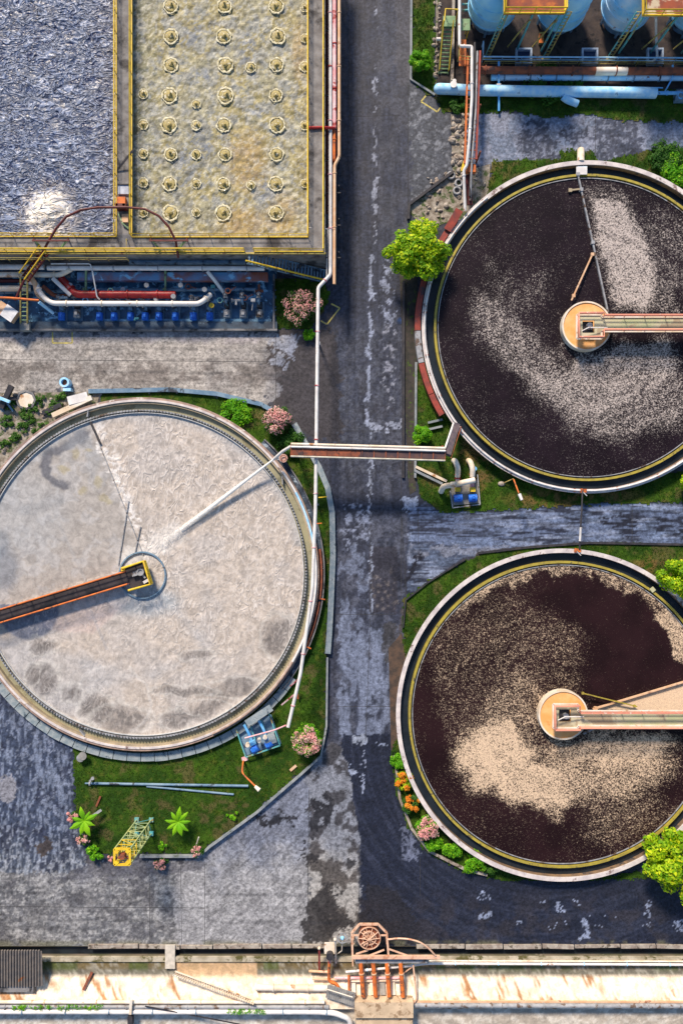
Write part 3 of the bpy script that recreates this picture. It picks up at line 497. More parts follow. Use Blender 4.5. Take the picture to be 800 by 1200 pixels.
# bubbling foam rings
def ring_proto(R, lab, loc):
    t = thing('foam_ring', lab, 'foam ring', loc, 'foam rings bubbling on the tan basin')
    m = MB(); n = 28
    V = []; F = []; q = 8
    for k in range(n):
        a = 2 * math.pi * k / n; rr = R * (1 + random.uniform(-.09, .09)); th = R * random.uniform(.05, .2)
        for i in range(q):
            b = 2 * math.pi * i / q; V.append((loc[0] + (rr + th * math.cos(b)) * math.cos(a), loc[1] + (rr + th * math.cos(b)) * math.sin(a), loc[2] + th * .25 * math.sin(b) - (.12 if random.random() < .03 else 0)))
    for k in range(n):
        for i in range(q): F.append((k * q + i, ((k + 1) % n) * q + i, ((k + 1) % n) * q + (i + 1) % q, k * q + (i + 1) % q))
    m.add(V, F, True); m.build('foam_crest', m_foam, t)
    m = MB(); m.blob(Vector(loc) + Vector((0, 0, -.02)), (R * .86, R * .86, .06), 16, 6, .08); m.blob(Vector(loc) + Vector((0, 0, .02)), (R * .38, R * .38, .16), 12, 6, .2); m.blob(Vector(loc) + Vector((R * .2, R * .12, .2)), (R * .18, R * .2, .22), 8, 5, .2); m.build('boil', m_boil, t); return t
m_foam = M('white foam', (.82, .77, .58), (.5, .45, .27), 4, .8, .04, c3=(.42, .36, .18), s3=3, t3=(.56, .64)); m_boil = M('sludge boil', (.42, .34, .12), (.22, .18, .07), 3, .5, .04, c3=(.75, .7, .55), s3=3, t3=(.55, .65))
ORD = ['top', 'second', 'third', 'fourth', 'fifth', 'sixth', 'seventh', 'bottom']
rows = [7, 42.5, 76, 112, 146.5, 181, 215.5, 249.5]
protos = {}
def place_ring(px, py, r, lab):
    loc = W(px, py, 4.5); kk = 'b' if r > 7 else 's'
    k2 = (kk, random.randrange(3))
    if k2 not in protos: protos[k2] = ring_proto(RR(8.2 if kk == 'b' else 5.4, 4.4), lab, loc)
    else:
        c = tree_copy(protos[k2]); c.location = loc; c.rotation_euler = (0, 0, random.uniform(0, 6.28)); s_ = random.uniform(.88, 1.1); c.scale = (s_, s_, 1); c['label'] = lab; 
for ci, (cx, cn) in enumerate(((199.5, 'left'), (263, 'middle'), (324.5, 'right'))):
    for ri, y in enumerate(rows): place_ring(cx + random.uniform(-1.5, 1.5), y, 9, 'large white foam ring, %s of the eight down the %s column of tan basin' % (ORD[ri], cn))
for cx, ys, cn in ((168, (110, 146, 180, 214, 249), 'beside the left yellow rail'), (230, (122, 147, 181, 215, 249), 'between the left and middle large columns'), (294, (79, 217), 'between the middle and right large columns'), (357, (9, 45, 78, 147, 215), 'beside the right yellow rail')):
    for i, y in enumerate(ys): place_ring(cx, y, 6, 'small foam ring %s, %s of %d' % (cn, ORD[i] if i < len(ys) - 1 else 'lowest', len(ys)))
railing('yellow railing round the blue-grey foaming half of the basin', [S(137, -150), S(137, 277.5), S(-200, 277.5)], m_yel)
railing('yellow railing round the tan half of the basin', [S(155, -150), S(155, 278), S(361, 278), S(361, -150)], m_yel)
railing('outer yellow railing along right and lower basin rim to the stair gap', [S(379, -150), S(379, 295), S(298, 295)], m_yel)
railing('outer yellow railing along lower rim left of the stair gap', [S(287, 295), S(-200, 295)], m_yel)
railing('thin faded yellow railing of the lower catwalk under the basin rim', [W(151.5, 284, 4.4), W(151.5, 306, 4.4), W(-150, 306, 4.4)], m_yold, r=.05, toe=False)
pipe('thin white handrail pipe crossing the right rim walkway low down', [S(362, 267), W(384, 268, 4.6), W(382.5, 330, 3.6)], .06, m_white, bend=.2)
# valve gear on the divider wall
t = thing('valve_drive', 'rusty orange valve gearbox on the wall between the basin halves', 'gearbox', S(143, 243))
MB().box(S(143, 236, ZB + .35), (.9, .75, .7)).build('housing', m_orange, t); MB().box(S(143, 243, ZB + .5), (1.1, .5, 1.0)).build('gearbox', m_maroon, t)
m = MB(); m.cyl(S(139, 243, ZB + .2), .16, .8, 10).cyl(S(147.5, 243, ZB + .2), .16, .8, 10); m.build('bolt_cover', m_orange, t)
m = MB(); m.beam(S(139, 250, ZB + .1), S(144, 262, ZB + .3), .14, .14).beam(S(144, 262, ZB + .3), S(151, 268, ZB + .1), .14, .14); m.build('brace', m_green, t); MB().box(S(147, 256, ZB + .16), (.7, .9, .3)).build('base', m_tan, t)
t = thing('sluice_gate', 'pale blue-white sluice slab across the divider wall', 'sluice gate', S(146, 222)); MB().box(S(146, 222, ZB + .12), (1.35, 1.1, .24)).build('slab', M('pale slab', (.5, .55, .65), (.3, .33, .42), 2, .5), t); MB().beam(S(138, 216, ZB + .3), S(153, 216, ZB + .3), .1, .12).build('bar', m_dark, t)
t = thing('plank', 'dark timber plank lying diagonally over the divider wall', 'plank', S(145, 187)); MB().beam(S(137, 200, ZB + .1), S(157, 175, ZB + 1.3), .22, .06).build('board', m_dark, t)
# arched pipe over the basin and its trestles
A = [W(18, 352, 3), W(28, 330, 3.8), W(45, 305, 5), W(56, 285, 6), W(66, 268, 6.6), W(78, 254, 7), W(95, 246, 7.1), W(115, 243, 7.1), W(150, 243, 7.1), W(170, 245, 7), W(186, 253, 6.9), W(198, 266, 6.6), W(206, 282, 6.2), W(209, 302, 4.8)]
t = thing('arched_pipe', 'dark maroon pipe arching over the lower rim of both basin halves', 'pipe', A[0]); MB().tube(A, .13, 10).build('tube', m_maroon, t)
for px, wd, lb in ((60, 44, 'left'), (198, 46, 'right')):
    t = thing('trestle', 'dark red trestle with green braces under the %s end of arched pipe' % lb, 'trestle', S(px, 283)); z = ZB + 1.3
    MB().beam(W(px - wd / 2, 282, z), W(px + wd / 2, 282, z), .16, .16).build('crossbar', m_maroon, t)
    for sx in (-1, 1): MB().beam(W(px + sx * wd * .42, 282, z), W(px + sx * wd * .2, 294, ZB), .2, .16).build('brace', m_green, t)
    for sx in (-1, 1): MB().beam(W(px + sx * wd * .46, 282, z), W(px + sx * wd * .46, 280, ZB), .14, .14).build('leg', m_maroon, t)
# stairs to the ground at right end of the pump trench
def stair(label, a, b, wd, mat, rmat, n=None, both=True, rr=.06, side=0):
    a = Vector(a); b = Vector(b); t = thing('staircase', label, 'staircase', b); d = b - a; dh = Vector((d.x, d.y, 0)).normalized(); s_ = Vector((-dh.y, dh.x, 0)); n = n or max(4, int(abs(d.z) / .2))
    m = MB()
    for k in range(n):
        c = a.lerp(b, (k + .5) / n); rz = math.atan2(dh.y, dh.x); m.box(c, (max(.16, Vector((d.x, d.y)).length / n * .62), wd, .05), rz)
    m.build('treads', mat, t)
    for q in (-1, 1): MB().beam(a + s_ * q * wd / 2, b + s_ * q * wd / 2, .08, .28).build('stringer', mat, t)
    for q in ((-1, 1) if both else (side,)):
        up = Vector((0, 0, 1.0)); MB().tube([a + s_ * q * wd / 2 + up, b + s_ * q * wd / 2 + up], rr, 8).build('handrail', rmat, t)
        for k in range(5): c = (a + s_ * q * wd / 2).lerp(b + s_ * q * wd / 2, (k + .1) / 4.3); MB().cyl(c, .04, 1.0, 6).build('post', rmat, t)
    return t
stair('blue-grey staircase with a yellow handrail leading down from basin rim', W(290, 301.5, 4.9), W(381, 324, .3), 1.4, m_steelb, m_yel, 24, False, .1, -1)
# ------------------------------------------------------------------ pipe gallery and pumps in the trench
t = thing('trench_wall', 'low dark wall closing the pump trench toward the concrete road', 'wall', W(160, 384)); m_tw = M('wet blue stained wall', (.06, .1, .15), (.03, .04, .06), .8, .6, .02, c3=(.25, .4, .5), s3=.5, t3=(.6, .68))
MB().beam(W(-150, 382, .25), W(325, 382, .25), .9, .5).build('wall', m_tw, t); MB().beam(W(-150, 387, .3), W(325, 387, .3), .22, .6).build('coping', m_cdark, t)
bed([(-150, 310), (324, 310), (324, 377.4), (-150, 377.4)], M('shade blue trench floor', (.06, .18, .34), (.02, .05, .1), .8, .35, .02, c3=(.3, .6, .85), s3=.9, t3=(.54, .62)), .05)  # blue of the trench shade, brightened, put into the floor colour; paler spill patches
t = thing('trench_wall', 'grey cross wall between the pump trench and pink bush lawn', 'wall', W(321, 350)); MB().beam(W(321, 322, .3), W(321, 386, .3), .2, .6).build('wall', m_cdark, t)
def sups(xs, y, z): return [W(x, y, z) for x in xs]
pipe('upper white pipe running the length of the pump trench', [W(56, 314, 3.2), W(310, 314.5, 3.2)], .27, m_white, 5, sup=sups((70, 130, 200, 290), 314.5, 3), flm=m_steel)
pipe('topmost white pipe at the left edge of the pump trench', [W(-80, 313, 3), W(52, 313, 3)], .3, m_white, 5, sup=sups((20,), 313, 2.8))
pipe('cream pipe with a raised elbow at the left of the trench', [W(-80, 321.5, 2.6), W(70, 322, 2.6), W(76, 319.5, 2.8), W(83, 315.5, 3.3)], .3, m_wtan, 4, sup=sups((30, 60), 322, 2.4))
pipe('dark blue pipe tight against basin wall from the left', [W(152, 307, 2.6), W(288, 307, 2.6)], .3, m_steelb, 4)
pipe('thin pale conduit kinking down over the red header', [W(60, 309, 3.7), W(106, 309, 3.7), W(109, 320, 3.4), W(114, 348, 2.6), W(117, 351, 2.4)], .08, m_white, bend=.2)
t = thing('pipe_header', 'rusty blue box duct under the upper white trench pipe', 'duct', W(200, 325)); MB().beam(W(92, 325, 1.9), W(314, 325, 1.9), .9, .8).build('duct', M('rust stained blue duct', (.12, .34, .6), (.3, .09, .05), .35, .6, .01, c3=(.3, .6, .85), s3=.8, t3=(.55, .64)), t)
for x in (110, 170, 240, 300): MB().box(W(x, 325, .75), (.3, .7, 1.48)).build('pedestal', m_steelb, t)
pipe('red header pipe in the middle of the pump trench', [W(72, 326, 2), W(89, 345, 2.1), W(206, 345.5, 2.1)], .42, m_red, 3.4, sup=sups((100, 160, 200), 345.5, 1.8), flm=m_red)
pipe('long lower white pipe with cream bend at the trench left', [W(30, 330, 2.6), W(42, 331, 2.6), W(48, 345, 2.6), W(60, 355.5, 2.6), W(232, 356, 2.6), W(238, 353, 2.5), W(247, 345, 2)], .29, m_wtan if False else m_white, 4, sup=sups((70, 130, 220), 356, 2.4), flm=m_wtan, bend=.9)
pipe('tan elbow pipe dropping beside the lower white trench pipe', [W(36, 325, 3), W(42, 333, 2.8), W(44, 345, 2.2), W(54, 352, 1.4)], .3, m_tan, 0)
pipe('short white pipe slanting down left of the red header', [W(62, 326, 2.8), W(83, 346, 2.2)], .24, m_white, 0)
pipe('brown pipe slanting beside the short white slanting pipe', [W(50, 335, 2.4), W(64, 347, 1.6), W(80, 347, 1.5)], .24, m_rust, 0)
pipe('third white pipe entering the trench from the left edge', [W(-80, 338, 2), W(26, 338, 2), W(36, 338, 1.6)], .34, m_wtan, 4); pipe('dark red pipe between the white pipes at the left edge', [W(-80, 329, 1.8), W(40, 329, 1.8)], .22, m_maroon, 5)
pipe('thin bright red pipe above the white tank at left edge', [W(-80, 347, 3.2), W(10, 349, 3.2), W(46, 352, 3.2)], .13, m_orange, 4); pipe('short sky blue pipe slanting toward the trench floor', [W(46, 354, 2.4), W(63, 367, .9)], .2, m_lblue, 0)
pipe('slanting white pipe dropping from upper pipe near right end', [W(243, 318, 3.1), W(252, 329, 2.7), W(264, 345, 1.4), W(265, 352, 1)], .2, m_white, 0)
pipe('grey pipe along the foot of the basin wall', [W(-80, 344, 1), W(120, 340, 1), W(300, 339, 1)], .2, m_steelb, 3)
for i, (x, lb) in enumerate(((101, 'left'), (194, 'right'))):
    t = thing('support_beam', 'pale green crossbeam at the %s of the pump trench' % lb, 'beam', W(x, 330)); MB().beam(W(x, 311, 2.9), W(x, 341, 1.7), .2, .2).build('beam', m_green, t); MB().box(W(x, 341, .85), (.2, .2, 1.7)).build('post', m_green, t)
# pump sets
def pump(loc, lab, blue=True, riser=True):
    t = thing('pump', lab, 'pump', loc); x, y, z = loc; mm = m_motor if blue else m_steel
    MB().box((x, y - .15, .12 + .05), (1.0, 2.2, .16)).build('base', m_steelb, t)
    m = MB(); m.tube([(x, y - 1.0, .72), (x, y - .15, .72)], .36, 14); 
    for k in range(6): m.tube([(x, y - .95 + k * .15, .72), (x, y - .91 + k * .15, .72)], .42, 14)
    mo_ = m.build('motor', mm, t); MB().box((x, y - .6, 1.14), (.34, .34, .22)).build('terminal_box', mm, mo_)
    m = MB(); m.tube([(x, y - .15, .72), (x, y + .2, .72)], .14, 8); m.tube([(x - .12, y + .42, .72), (x + .28, y + .42, .72)], .4, 14).tube([(x, y + .2, .72), (x, y + .7, .72)], .3, 12); m.build('casing', m_steelb if blue else m_dark, t)
    if riser:
        m = MB(); m.tube(fillet([(x, y + .5, 1.0), (x, y + .55, 1.7), (x, y + 1.7, 1.75)], .4), .15, 10); m.build('riser', m_steelb, t)
        m = MB(); m.tube([(x, y + 1.0, 1.75), (x, y + 1.12, 1.75)], .28, 10).tube([(x, y + 1.45, 1.75), (x, y + 1.57, 1.75)], .28, 10).cyl((x, y + 1.28, 1.8), .08, .4, 8); vv = m.build('valve', m_steel, t); MB().lathe((x, y + 1.28, 2.2), [(.2, 0), (.25, 0), (.25, .05), (.2, .05)], 14).build('handwheel', m_dark, vv)
    return t
px_ = [75, 119, 136, 155, 172, 188, 207, 228, 247]; nm = ['first', 'second', 'third', 'fourth', 'fifth', 'sixth', 'seventh', 'eighth', 'ninth']
first = None
for i, x in enumerate(px_):
    loc = W(x, 367, .05); lab = 'blue motor pump under the white pipe, %s blue one from the left' % nm[i]
    if first is None: first = pump(loc, lab); first['group'] = 'pump sets in the trench'
    else: c = tree_copy(first); c.location = loc; c['label'] = lab
fg = None
for x, lab in ((93, 'grey frameless pump between the first two blue pumps'), (267, 'grey pump just right of the last blue pump'), (286, 'grey pump second from the right end of the trench'), (305, 'grey pump at the right end of the trench')):
    loc = W(x, 364, .05)
    if fg is None: fg = pump(loc, lab, False); fg['group'] = 'pump sets in the trench'
    else: c = tree_copy(fg); c.location = loc; c['label'] = lab
t = thing('trench_kerb', 'light blue stained step in front of the pumps', 'step', W(200, 376)); MB().beam(W(112, 375.5, .15), W(318, 375.5, .15), .3, .25).build('step', M('blue spill concrete', (.25, .5, .7), (.08, .16, .26), 1, .5), t)
t = thing('paint_pot', 'yellow drum cap beside the last blue pump', 'drum', W(248, 358)); MB().cyl(W(248, 358, .05), .28, 1.5, 14).build('drum', m_steelb, t); MB().cyl(W(248, 358, 1.55), .3, .12, 14).build('lid', m_yel, t)
rr = random.Random(5)
cl = ['valve tee', 'hose coil', 'strainer', 'junction box']
for i in range(26):
    x = 74 + i * 9.2 + rr.uniform(-2, 2); y = rr.choice((336, 341, 349, 352, 373)); k = rr.randrange(4); z = rr.uniform(.2, .8) if y > 360 else rr.uniform(1.2, 2.2); p = W(x, y, z); mt = rr.choice((m_blue, m_steelb, m_steel, m_lblue, m_rust, m_teal)); side = 'behind the red header' if y < 343 else ('between the red header and lower white pipe' if y < 360 else 'in front of the pump row')
    t = thing('fitting', '%s %s, %d of 26 from left' % (cl[k], side, i + 1), 'fitting', p, 'small fittings in the pump trench')
    if k == 0: MB().tube([p - Vector((.5, 0, 0)), p + Vector((.5, 0, 0))], .16, 8).tube([p, p + Vector((0, rr.uniform(-.8, .8), .1))], .14, 8).build('tee', mt, t); MB().tube([p - Vector((.54, 0, 0)), p - Vector((.44, 0, 0))], .26, 10).build('flange', m_steel, t)
    elif k == 1: MB().lathe(p, [(.24, 0), (.34, 0), (.34, .1), (.24, .1)], 14).build('coil', mt, t); MB().tube([p + Vector((.3, 0, .05)), p + Vector((.9, rr.uniform(-.6, .6), -.1))], .05, 6).build('hose', mt, t)
    elif k == 2: MB().cyl(p, .2, .6, 10).build('body', mt, t); MB().cyl(p + Vector((0, 0, .6)), .28, .08, 12).build('lid', m_steel, t)
    else: MB().box(p, (.5, .35, .4), rr.uniform(-.3, .3)).build('box', mt, t); MB().tube([p, p + Vector((rr.uniform(-.4, .4), -1.1, -.2))], .05, 6).build('conduit', m_steel, t)
# electrical shed box, ladder stair with yellow rails at left edge
t = thing('control_cabinet', 'tilted white and tan cabinet top at left edge of trench', 'cabinet', W(9, 366)); MB().box(W(9, 366, 1.5), (2.1, 1.4, 1.4), R_(-35)).build('body', m_tan, t); MB().box(W(11, 367, 2.26), (1.5, 1.5, .1), R_(-35)).build('lid', M('white lid', (.75, .75, .78), (.55, .56, .6), 2, .5), t)
stair('narrow dark red stair with yellow rails climbing to the basin rim', W(54, 294, 5), W(30, 327, 3.2), .9, m_maroon, m_yel, 12, True, .07)
t = thing('ladder', 'upright yellow railed ladder run at the left of the trench', 'ladder', W(28, 350)); 
for x in (24.5, 32.5): MB().beam(W(x, 325, 3.1), W(x, 379, 1.0), .14, .2).build('rail', m_yold, t)
m = MB(); [m.beam(W(24.5, 330 + k * 5, 2.9 - k * .19), W(32.5, 330 + k * 5, 2.9 - k * .19), .1, .06) for k in range(10)]; m.build('rungs', m_green, t)
t = thing('gate_post', 'square pale concrete post below the ladder run', 'post', W(31, 384)); MB().box(W(31, 383, .5), (1.1, 1.0, 1.0)).build('post', m_conc, t)
# vertical pipe run beside the main road
pipe('long white pipe running down beside the basin then over the road to the pale tank', [W(387, -80, 4.6), W(387, 322, 4.6), W(372.8, 337, 4.6), W(369.5, 600, 4.6), W(366, 690, 4.4), W(352, 790, 4), W(337.5, 852, 3.6)], .2, m_white, 6, sup=[W(372, 392, 4.5), W(370, 590, 4.5)], bend=.3, flm=m_pink)
pipe('red and pink pipe along the right side of the basin', [W(391.8, -80, 4.4), W(391.8, 150, 4.4)], .22, m_pink, 5, flm=m_red); pipe('orange pipe stub continuing below the pink pipe', [W(391.5, 153, 4.4), W(391.5, 187, 4.4), W(391, 190, 4)], .18, m_orange, 2)
pipe('tan pipe nearest the road with a kink beside the basin', [W(397.3, -80, 4.5), W(397.3, 184, 4.5), W(392, 194, 4.5), W(391.6, 333, 4.5)], .18, m_tan, 6, bend=.2); pipe('dark pipe between the basin wall and white pipe', [W(383.5, -80, 3), W(383.5, 250, 3)], .2, m_maroon, 6)
pipe('short red branch pipe crossing the right basin rim', [W(362, 149.5, ZB + .2), W(383, 149.5, ZB + .1), W(392, 150, 4.7)], .16, m_red, 0)
t = thing('pipe_rack', 'slim dark steel rack carrying the pipes beside the basin', 'rack', W(390, 200))
for y in range(-40, 340, 38): m = MB(); m.beam(W(381.5, y, 4.05), W(399, y, 4.05), .12, .14).box(W(397, y, 2.0), (.14, .14, 4.0)); m.build('frame', m_dark, t)
# ------------------------------------------------------------------ round tanks
def foamwater(name, dark, f1, f2, sc=6.5):
    m, n, b = newmat(name); p = pos(n); at = N_(n, 'ShaderNodeAttribute'); at.attribute_name = 'foam'
    v = rng(n, noise(n, sc, 6, .3, vec=p, rough=.78), .27, .73); s = mth(n, 'ADD', at.outputs['Fac'], v)
    f = rng(n, s, .88, 1.28); fc = mix(n, rng(n, noise(n, sc * 2.2, 3, vec=p), .3, .7), f1, f2)
    wc = mix(n, rng(n, noise(n, .25, 3, vec=p), .35, .65), dark, tuple(x * 1.6 for x in dark))
    n.links.new(mix(n, f, wc, fc), b.inputs['Base Color']); r = rng(n, f, 0, 1, .45, .9); n.links.new(r, b.inputs['Roughness']); b.inputs['Specular IOR Level'].default_value = .15
    bump(n, b, mth(n, 'ADD', f, mth(n, 'MULTIPLY', noise(n, 5, 3, vec=p), .4)), .03); return m
def E(x, y, cx, cy, rx, ry, a=0):
    c, s = math.cos(R_(a)), math.sin(R_(a)); dx = x - cx; dy = y - cy; return sm(1.15, .45, np.hypot((dx * c + dy * s) / rx, (-dx * s + dy * c) / ry))
def PF(x, y, P, soft=6):
    d = np.full(x.shape, 1e9)
    for i in range(len(P)): d = np.minimum(d, segd(x, y, P[i], P[(i + 1) % len(P)]))
    return sm(-soft, soft, np.where(inpoly(x, y, P), d, -d))
def warp(x, y, a, s=20): return x + (fbm(x / s, y / s, 61) - .5) * a, y + (fbm(x / s, y / s, 71) - .5) * a
def foamU(x, y):
    x0, y0 = x, y; x, y = warp(x, y, 26); f = .02 + .34 * fbm(x / 30, y / 30, 5)
    for v, m in ((.62, PF(x, y, [(560, 335), (595, 345), (640, 400), (680, 425), (740, 450), (810, 430), (810, 500), (740, 525), (690, 520), (640, 485), (590, 440), (545, 390)], 20)), (.74, PF(x, y, [(600, 430), (660, 425), (720, 400), (790, 395), (800, 450), (740, 480), (700, 500), (640, 480)], 16)),
                 (.6, PF(x, y, [(570, 290), (650, 300), (650, 360), (600, 380), (560, 340)], 22) * .75), (.55, PF(x, y, [(740, 330), (770, 320), (800, 330), (800, 365), (740, 365)], 8))): f = np.maximum(f, v * m)
    f = np.maximum(f, .88 * PF(x * .5 + x0 * .5, y * .5 + y0 * .5, [(682, 212), (715, 212), (742, 240), (764, 290), (775, 330), (762, 366), (716, 366), (700, 300)], 13))
    f = np.maximum(f, .5 * E(x, y, 775, 300, 50, 90)); bl = PF(x0, y0, [(676, 205), (711, 366), (640, 360), (590, 330), (560, 270), (600, 215)], 5); f = f * (1 - bl) + bl * np.minimum(f, .2 + .3 * sm(290, 350, y))
    rim = np.hypot(x0 - 689, y0 - 383); f = np.where(rim > 150, np.minimum(f, .62 - .35 * sm(148, 176, rim)), f); f = np.maximum(f, .55 * sm(172, 176, rim) * sm(240, 200, y0)); a_ = np.arctan2(y0 - 383, x0 - 689); f = f + .3 * (fbm(rim / 7, a_ * 4.5, 301) - .5) * sm(.15, .4, f); return f * .86 - .01
def foamD(x, y):
    x0, y0 = x, y; x, y = warp(x, y, 30); f = .08 + .24 * fbm(x / 30, y / 30, 15)
    for v, m in ((.95, E(x, y, 580, 885, 62, 62)), (.9, E(x, y, 620, 920, 80, 42, 14)), (.85, E(x, y, 735, 880, 70, 26, -12)), (.74, E(x, y, 700, 900, 130, 60, -5)), (.6, E(x, y, 600, 840, 60, 90, 20)), (.43, PF(x, y, [(500, 760), (560, 690), (640, 680), (690, 740), (690, 830), (620, 880), (540, 900), (500, 880)], 26)), (.42, E(x, y, 560, 780, 80, 90)), (.5, E(x, y, 730, 960, 80, 60))): f = np.maximum(f, v * m)
    f *= 1 - .7 * sm(.9, .3, np.hypot((x - 508) / 22, (y - 880) / 50)); dk = PF(x, y, [(650, 668), (740, 680), (775, 720), (800, 760), (810, 800), (700, 832), (690, 800), (700, 740), (620, 700)], 14); f = f * (1 - dk) + .08 * dk
    rim = np.hypot(x0 - 659, y0 - 838); f = np.maximum(f, .72 * sm(158, 170, rim + (fbm(x / 9, y / 9, 3) - .5) * 30) * sm(760, 690, y0)); f = np.maximum(f, .8 * PF(x, y, [(760, 690), (820, 720), (820, 800), (790, 770), (770, 720)], 5)); f = np.minimum(f, 1 - .65 * sm(140, 172, rim) * sm(930, 970, y0))
    a_ = np.arctan2(y0 - 838, x0 - 659); f = f + .3 * (fbm(rim / 7, a_ * 4.5, 311) - .5) * sm(.15, .4, f); f = f * .88 - .02; w_ = PF(x0, y0, [(697, 831), (840, 788), (840, 833)], 1); return f * (1 - w_) + w_ * 1.7
def lathe_ring(c, r0, r1, z0, z1, n=200, **k): return MB().lathe((c.x, c.y, 0), [(r0, z0), (r1, z0), (r1, z1), (r0, z1)], n, **k)
m_chan = M('dark channel water', (.012, .016, .022), (.022, .03, .04), .6, .3, .01, spec=.3); m_inner = M('inner channel wall', (.28, .18, .1), (.16, .11, .08), 1.1, .7, .01, c3=(.07, .06, .06), s3=.8)
def dark_tank(cx, cy, lab, wlab, foam, fm, olive=True):
    z = 1.4; c = W(cx, cy, z); q = lambda r: RR(r, z); t = thing('clarifier_tank', lab, 'tank', (c.x, c.y, 0))
    lathe_ring(c, q(191.5), q(193.2), 0, z - .12).build('outer_wall', m_conc, t); lathe_ring(c, q(190.2), q(195.2), z - .12, z).build('coping', m_cope, t); lathe_ring(c, q(190), q(191.4), 0, z - .13).build('inner_face', m_inner, t)
    lathe_ring(c, q(180.6), q(190), 0, z - .75).build('channel', m_chan, t); lathe_ring(c, q(177.8), q(180.5), 0, z - .22).build('weir', m_olive, t); lathe_ring(c, q(175.2), q(176.1), 0, z - .3).build('scum_baffle', m_steel, t)
    polar('water', (c.x, c.y, z - .4), q(175.2), 90, 400, None, fm, {'foam': foam}, label=wlab); lathe_ring(c, q(176.2), q(177.7), 0, z - .45).build('gap_water', m_chan, t)
    return t, c
fmU = foamwater('brown water with pale lavender foam', (.009, .005, .008), (.68, .6, .54), (.36, .31, .31)); fmD = foamwater('brown water with tan foam', (.013, .005, .006), (.82, .63, .43), (.5, .36, .27))
tU, cU = dark_tank(689, 383, 'round settling tank of dark speckled water at upper right beside the big tree', 'dark brown water with speckled pale foam in upper round tank', foamU, fmU)
tD, cD = dark_tank(659, 838, 'round settling tank of dark water with tan foam at lower right', 'dark water with dense tan foam in lower round tank', foamD, fmD)
def hub(cx, cy, labs, y0, y1):
    z = 1.9; t = thing('centre_disc', labs[0], 'disc', W(cx, cy, 1)); c = W(cx, cy, z); MB().lathe((c.x, c.y, 0), [(.02, .8), (RR(28, z), .8), (RR(28, z), z - .06), (.02, z)], 72, closed=True).build('disc', m_hub, t); lathe_ring(c, RR(27.2, z), RR(29, z), .8, z + .05, 72).build('rim', m_wtan, t)
    z = 3.0; t = thing('access_bridge', labs[1], 'bridge', W(cx, cy, 0)); x0 = cx - 12.5; f = lambda x, y, zz=z: W(x, y, zz)
    m = MB(); a, b = f(cx + 12, (y0 + y1) / 2), f(1000, (y0 + y1) / 2); m.beam(a - Vector((0, 0, .1)), b - Vector((0, 0, .1)), abs(f(0, y0).y - f(0, y1).y), .18); m.build('deck', m_lgreen, t)
    # collar with square opening
    h0, h1, k0, k1 = cx - 5, cx + 9, cy - 6.5, cy + 8; X = (cx - 12, cx + 17); Y = (cy - 13, cy + 15)
    m = MB()
    for (xa, xb, ya, yb) in ((X[0], h0, Y[0], Y[1]), (h1, X[1], Y[0], Y[1]), (h0, h1, Y[0], k0), (h0, h1, k1, Y[1])): p, r = f(xa, yb), f(xb, ya); m.box(((p.x + r.x) / 2, (p.y + r.y) / 2, z - .06), (r.x - p.x - .004, r.y - p.y - .004, .14))
    m.build('collar', m_lgreen, t); p, r = f(h0, k1), f(h1, k0); MB().box(((p.x + r.x) / 2, (p.y + r.y) / 2, z - .5), (r.x - p.x, r.y - p.y, .06)).build('pit_floor', m_dark, t)
    m = MB(); o = f(cx + 2, cy, z - .45); m.cyl(o, .3, .5, 12).box(o + Vector((.1, -.3, .15)), (.5, .25, .3)).tube([o + Vector((-.4, -.3, .3)), o + Vector((.4, -.2, .5))], .05, 6); m.build('drive', m_steel, t)
    for yy, s_ in ((y0, -1), (y1, 1)):
        L = [f(1000, yy), f(X[1], yy), f(X[1], Y[0] if s_ < 0 else Y[1]), f(X[0], Y[0] if s_ < 0 else Y[1]), f(X[0], cy)]
        up = Vector((0, 0, 1)); MB().tube([p + up for p in L], .12, 8).build('handrail', m_salmon, t); MB().tube([p + up * .5 for p in L], .06, 6).build('mid_rail', m_salmon, t)
        m = MB(); [m.beam(L[i] + up * .06, L[i + 1] + up * .06, .2, .14) for i in range(4)]; m.build('kick_plate', m_wtan, t)
        for k in range(14): xx = X[1] + 2 + k * 24; MB().cyl(f(xx, yy), .05, 1.0, 6).build('post', m_salmon, t)
    o = f(cx + 20, cy + 3, z + .1); MB().tube([f(cx - 6, cy + 6, z + .6), f(cx + 2, cy + 2, z + .7), f(cx + 24, cy + 2, z + .3)], .06, 6).build('cable', m_white, t); return t
hub(687, 382, ('orange round disc at the middle of upper dark tank', 'salmon railed footbridge from the centre of upper dark tank to the right'), 371.5, 388.5)
hub(659.5, 838, ('orange round disc at the middle of lower dark tank', 'salmon railed footbridge from the centre of lower dark tank to the right'), 833, 850.5)
def bar(name, lab, cat, a, b, wd, ht, m, extra=None):
    t = thing(name, lab, cat, a); MB().beam(a, b, wd, ht).build('bar', m, t)
    if extra: 
        d = Vector(b) - Vector(a)
        for q in extra: MB().box(Vector(a) + d * q, (wd * 2.2, wd * 2.2, ht * 1.6)).build('bracket', m, t)
    return t
bar('scum_skimmer', 'long thin pale skimmer blade from rim to centre of upper dark tank', 'skimmer', W(676, 203, 1.2), W(711.5, 366, 1.2), .17, .3, m_steel, (.01, .12, .5))
bar('support_pole', 'orange pole between the disc and the skimmer blade in upper dark tank', 'pole', W(694, 297, 1.35), W(669, 352, 1.7), .16, .16, m_tan, (0.02, .9))
bar('skimmer_arm', 'short cream arm sticking out from the top of the skimmer blade', 'arm', W(667, 223, 1.2), W(679, 221.5, 1.2), .18, .1, m_lgreen, (0.05,))
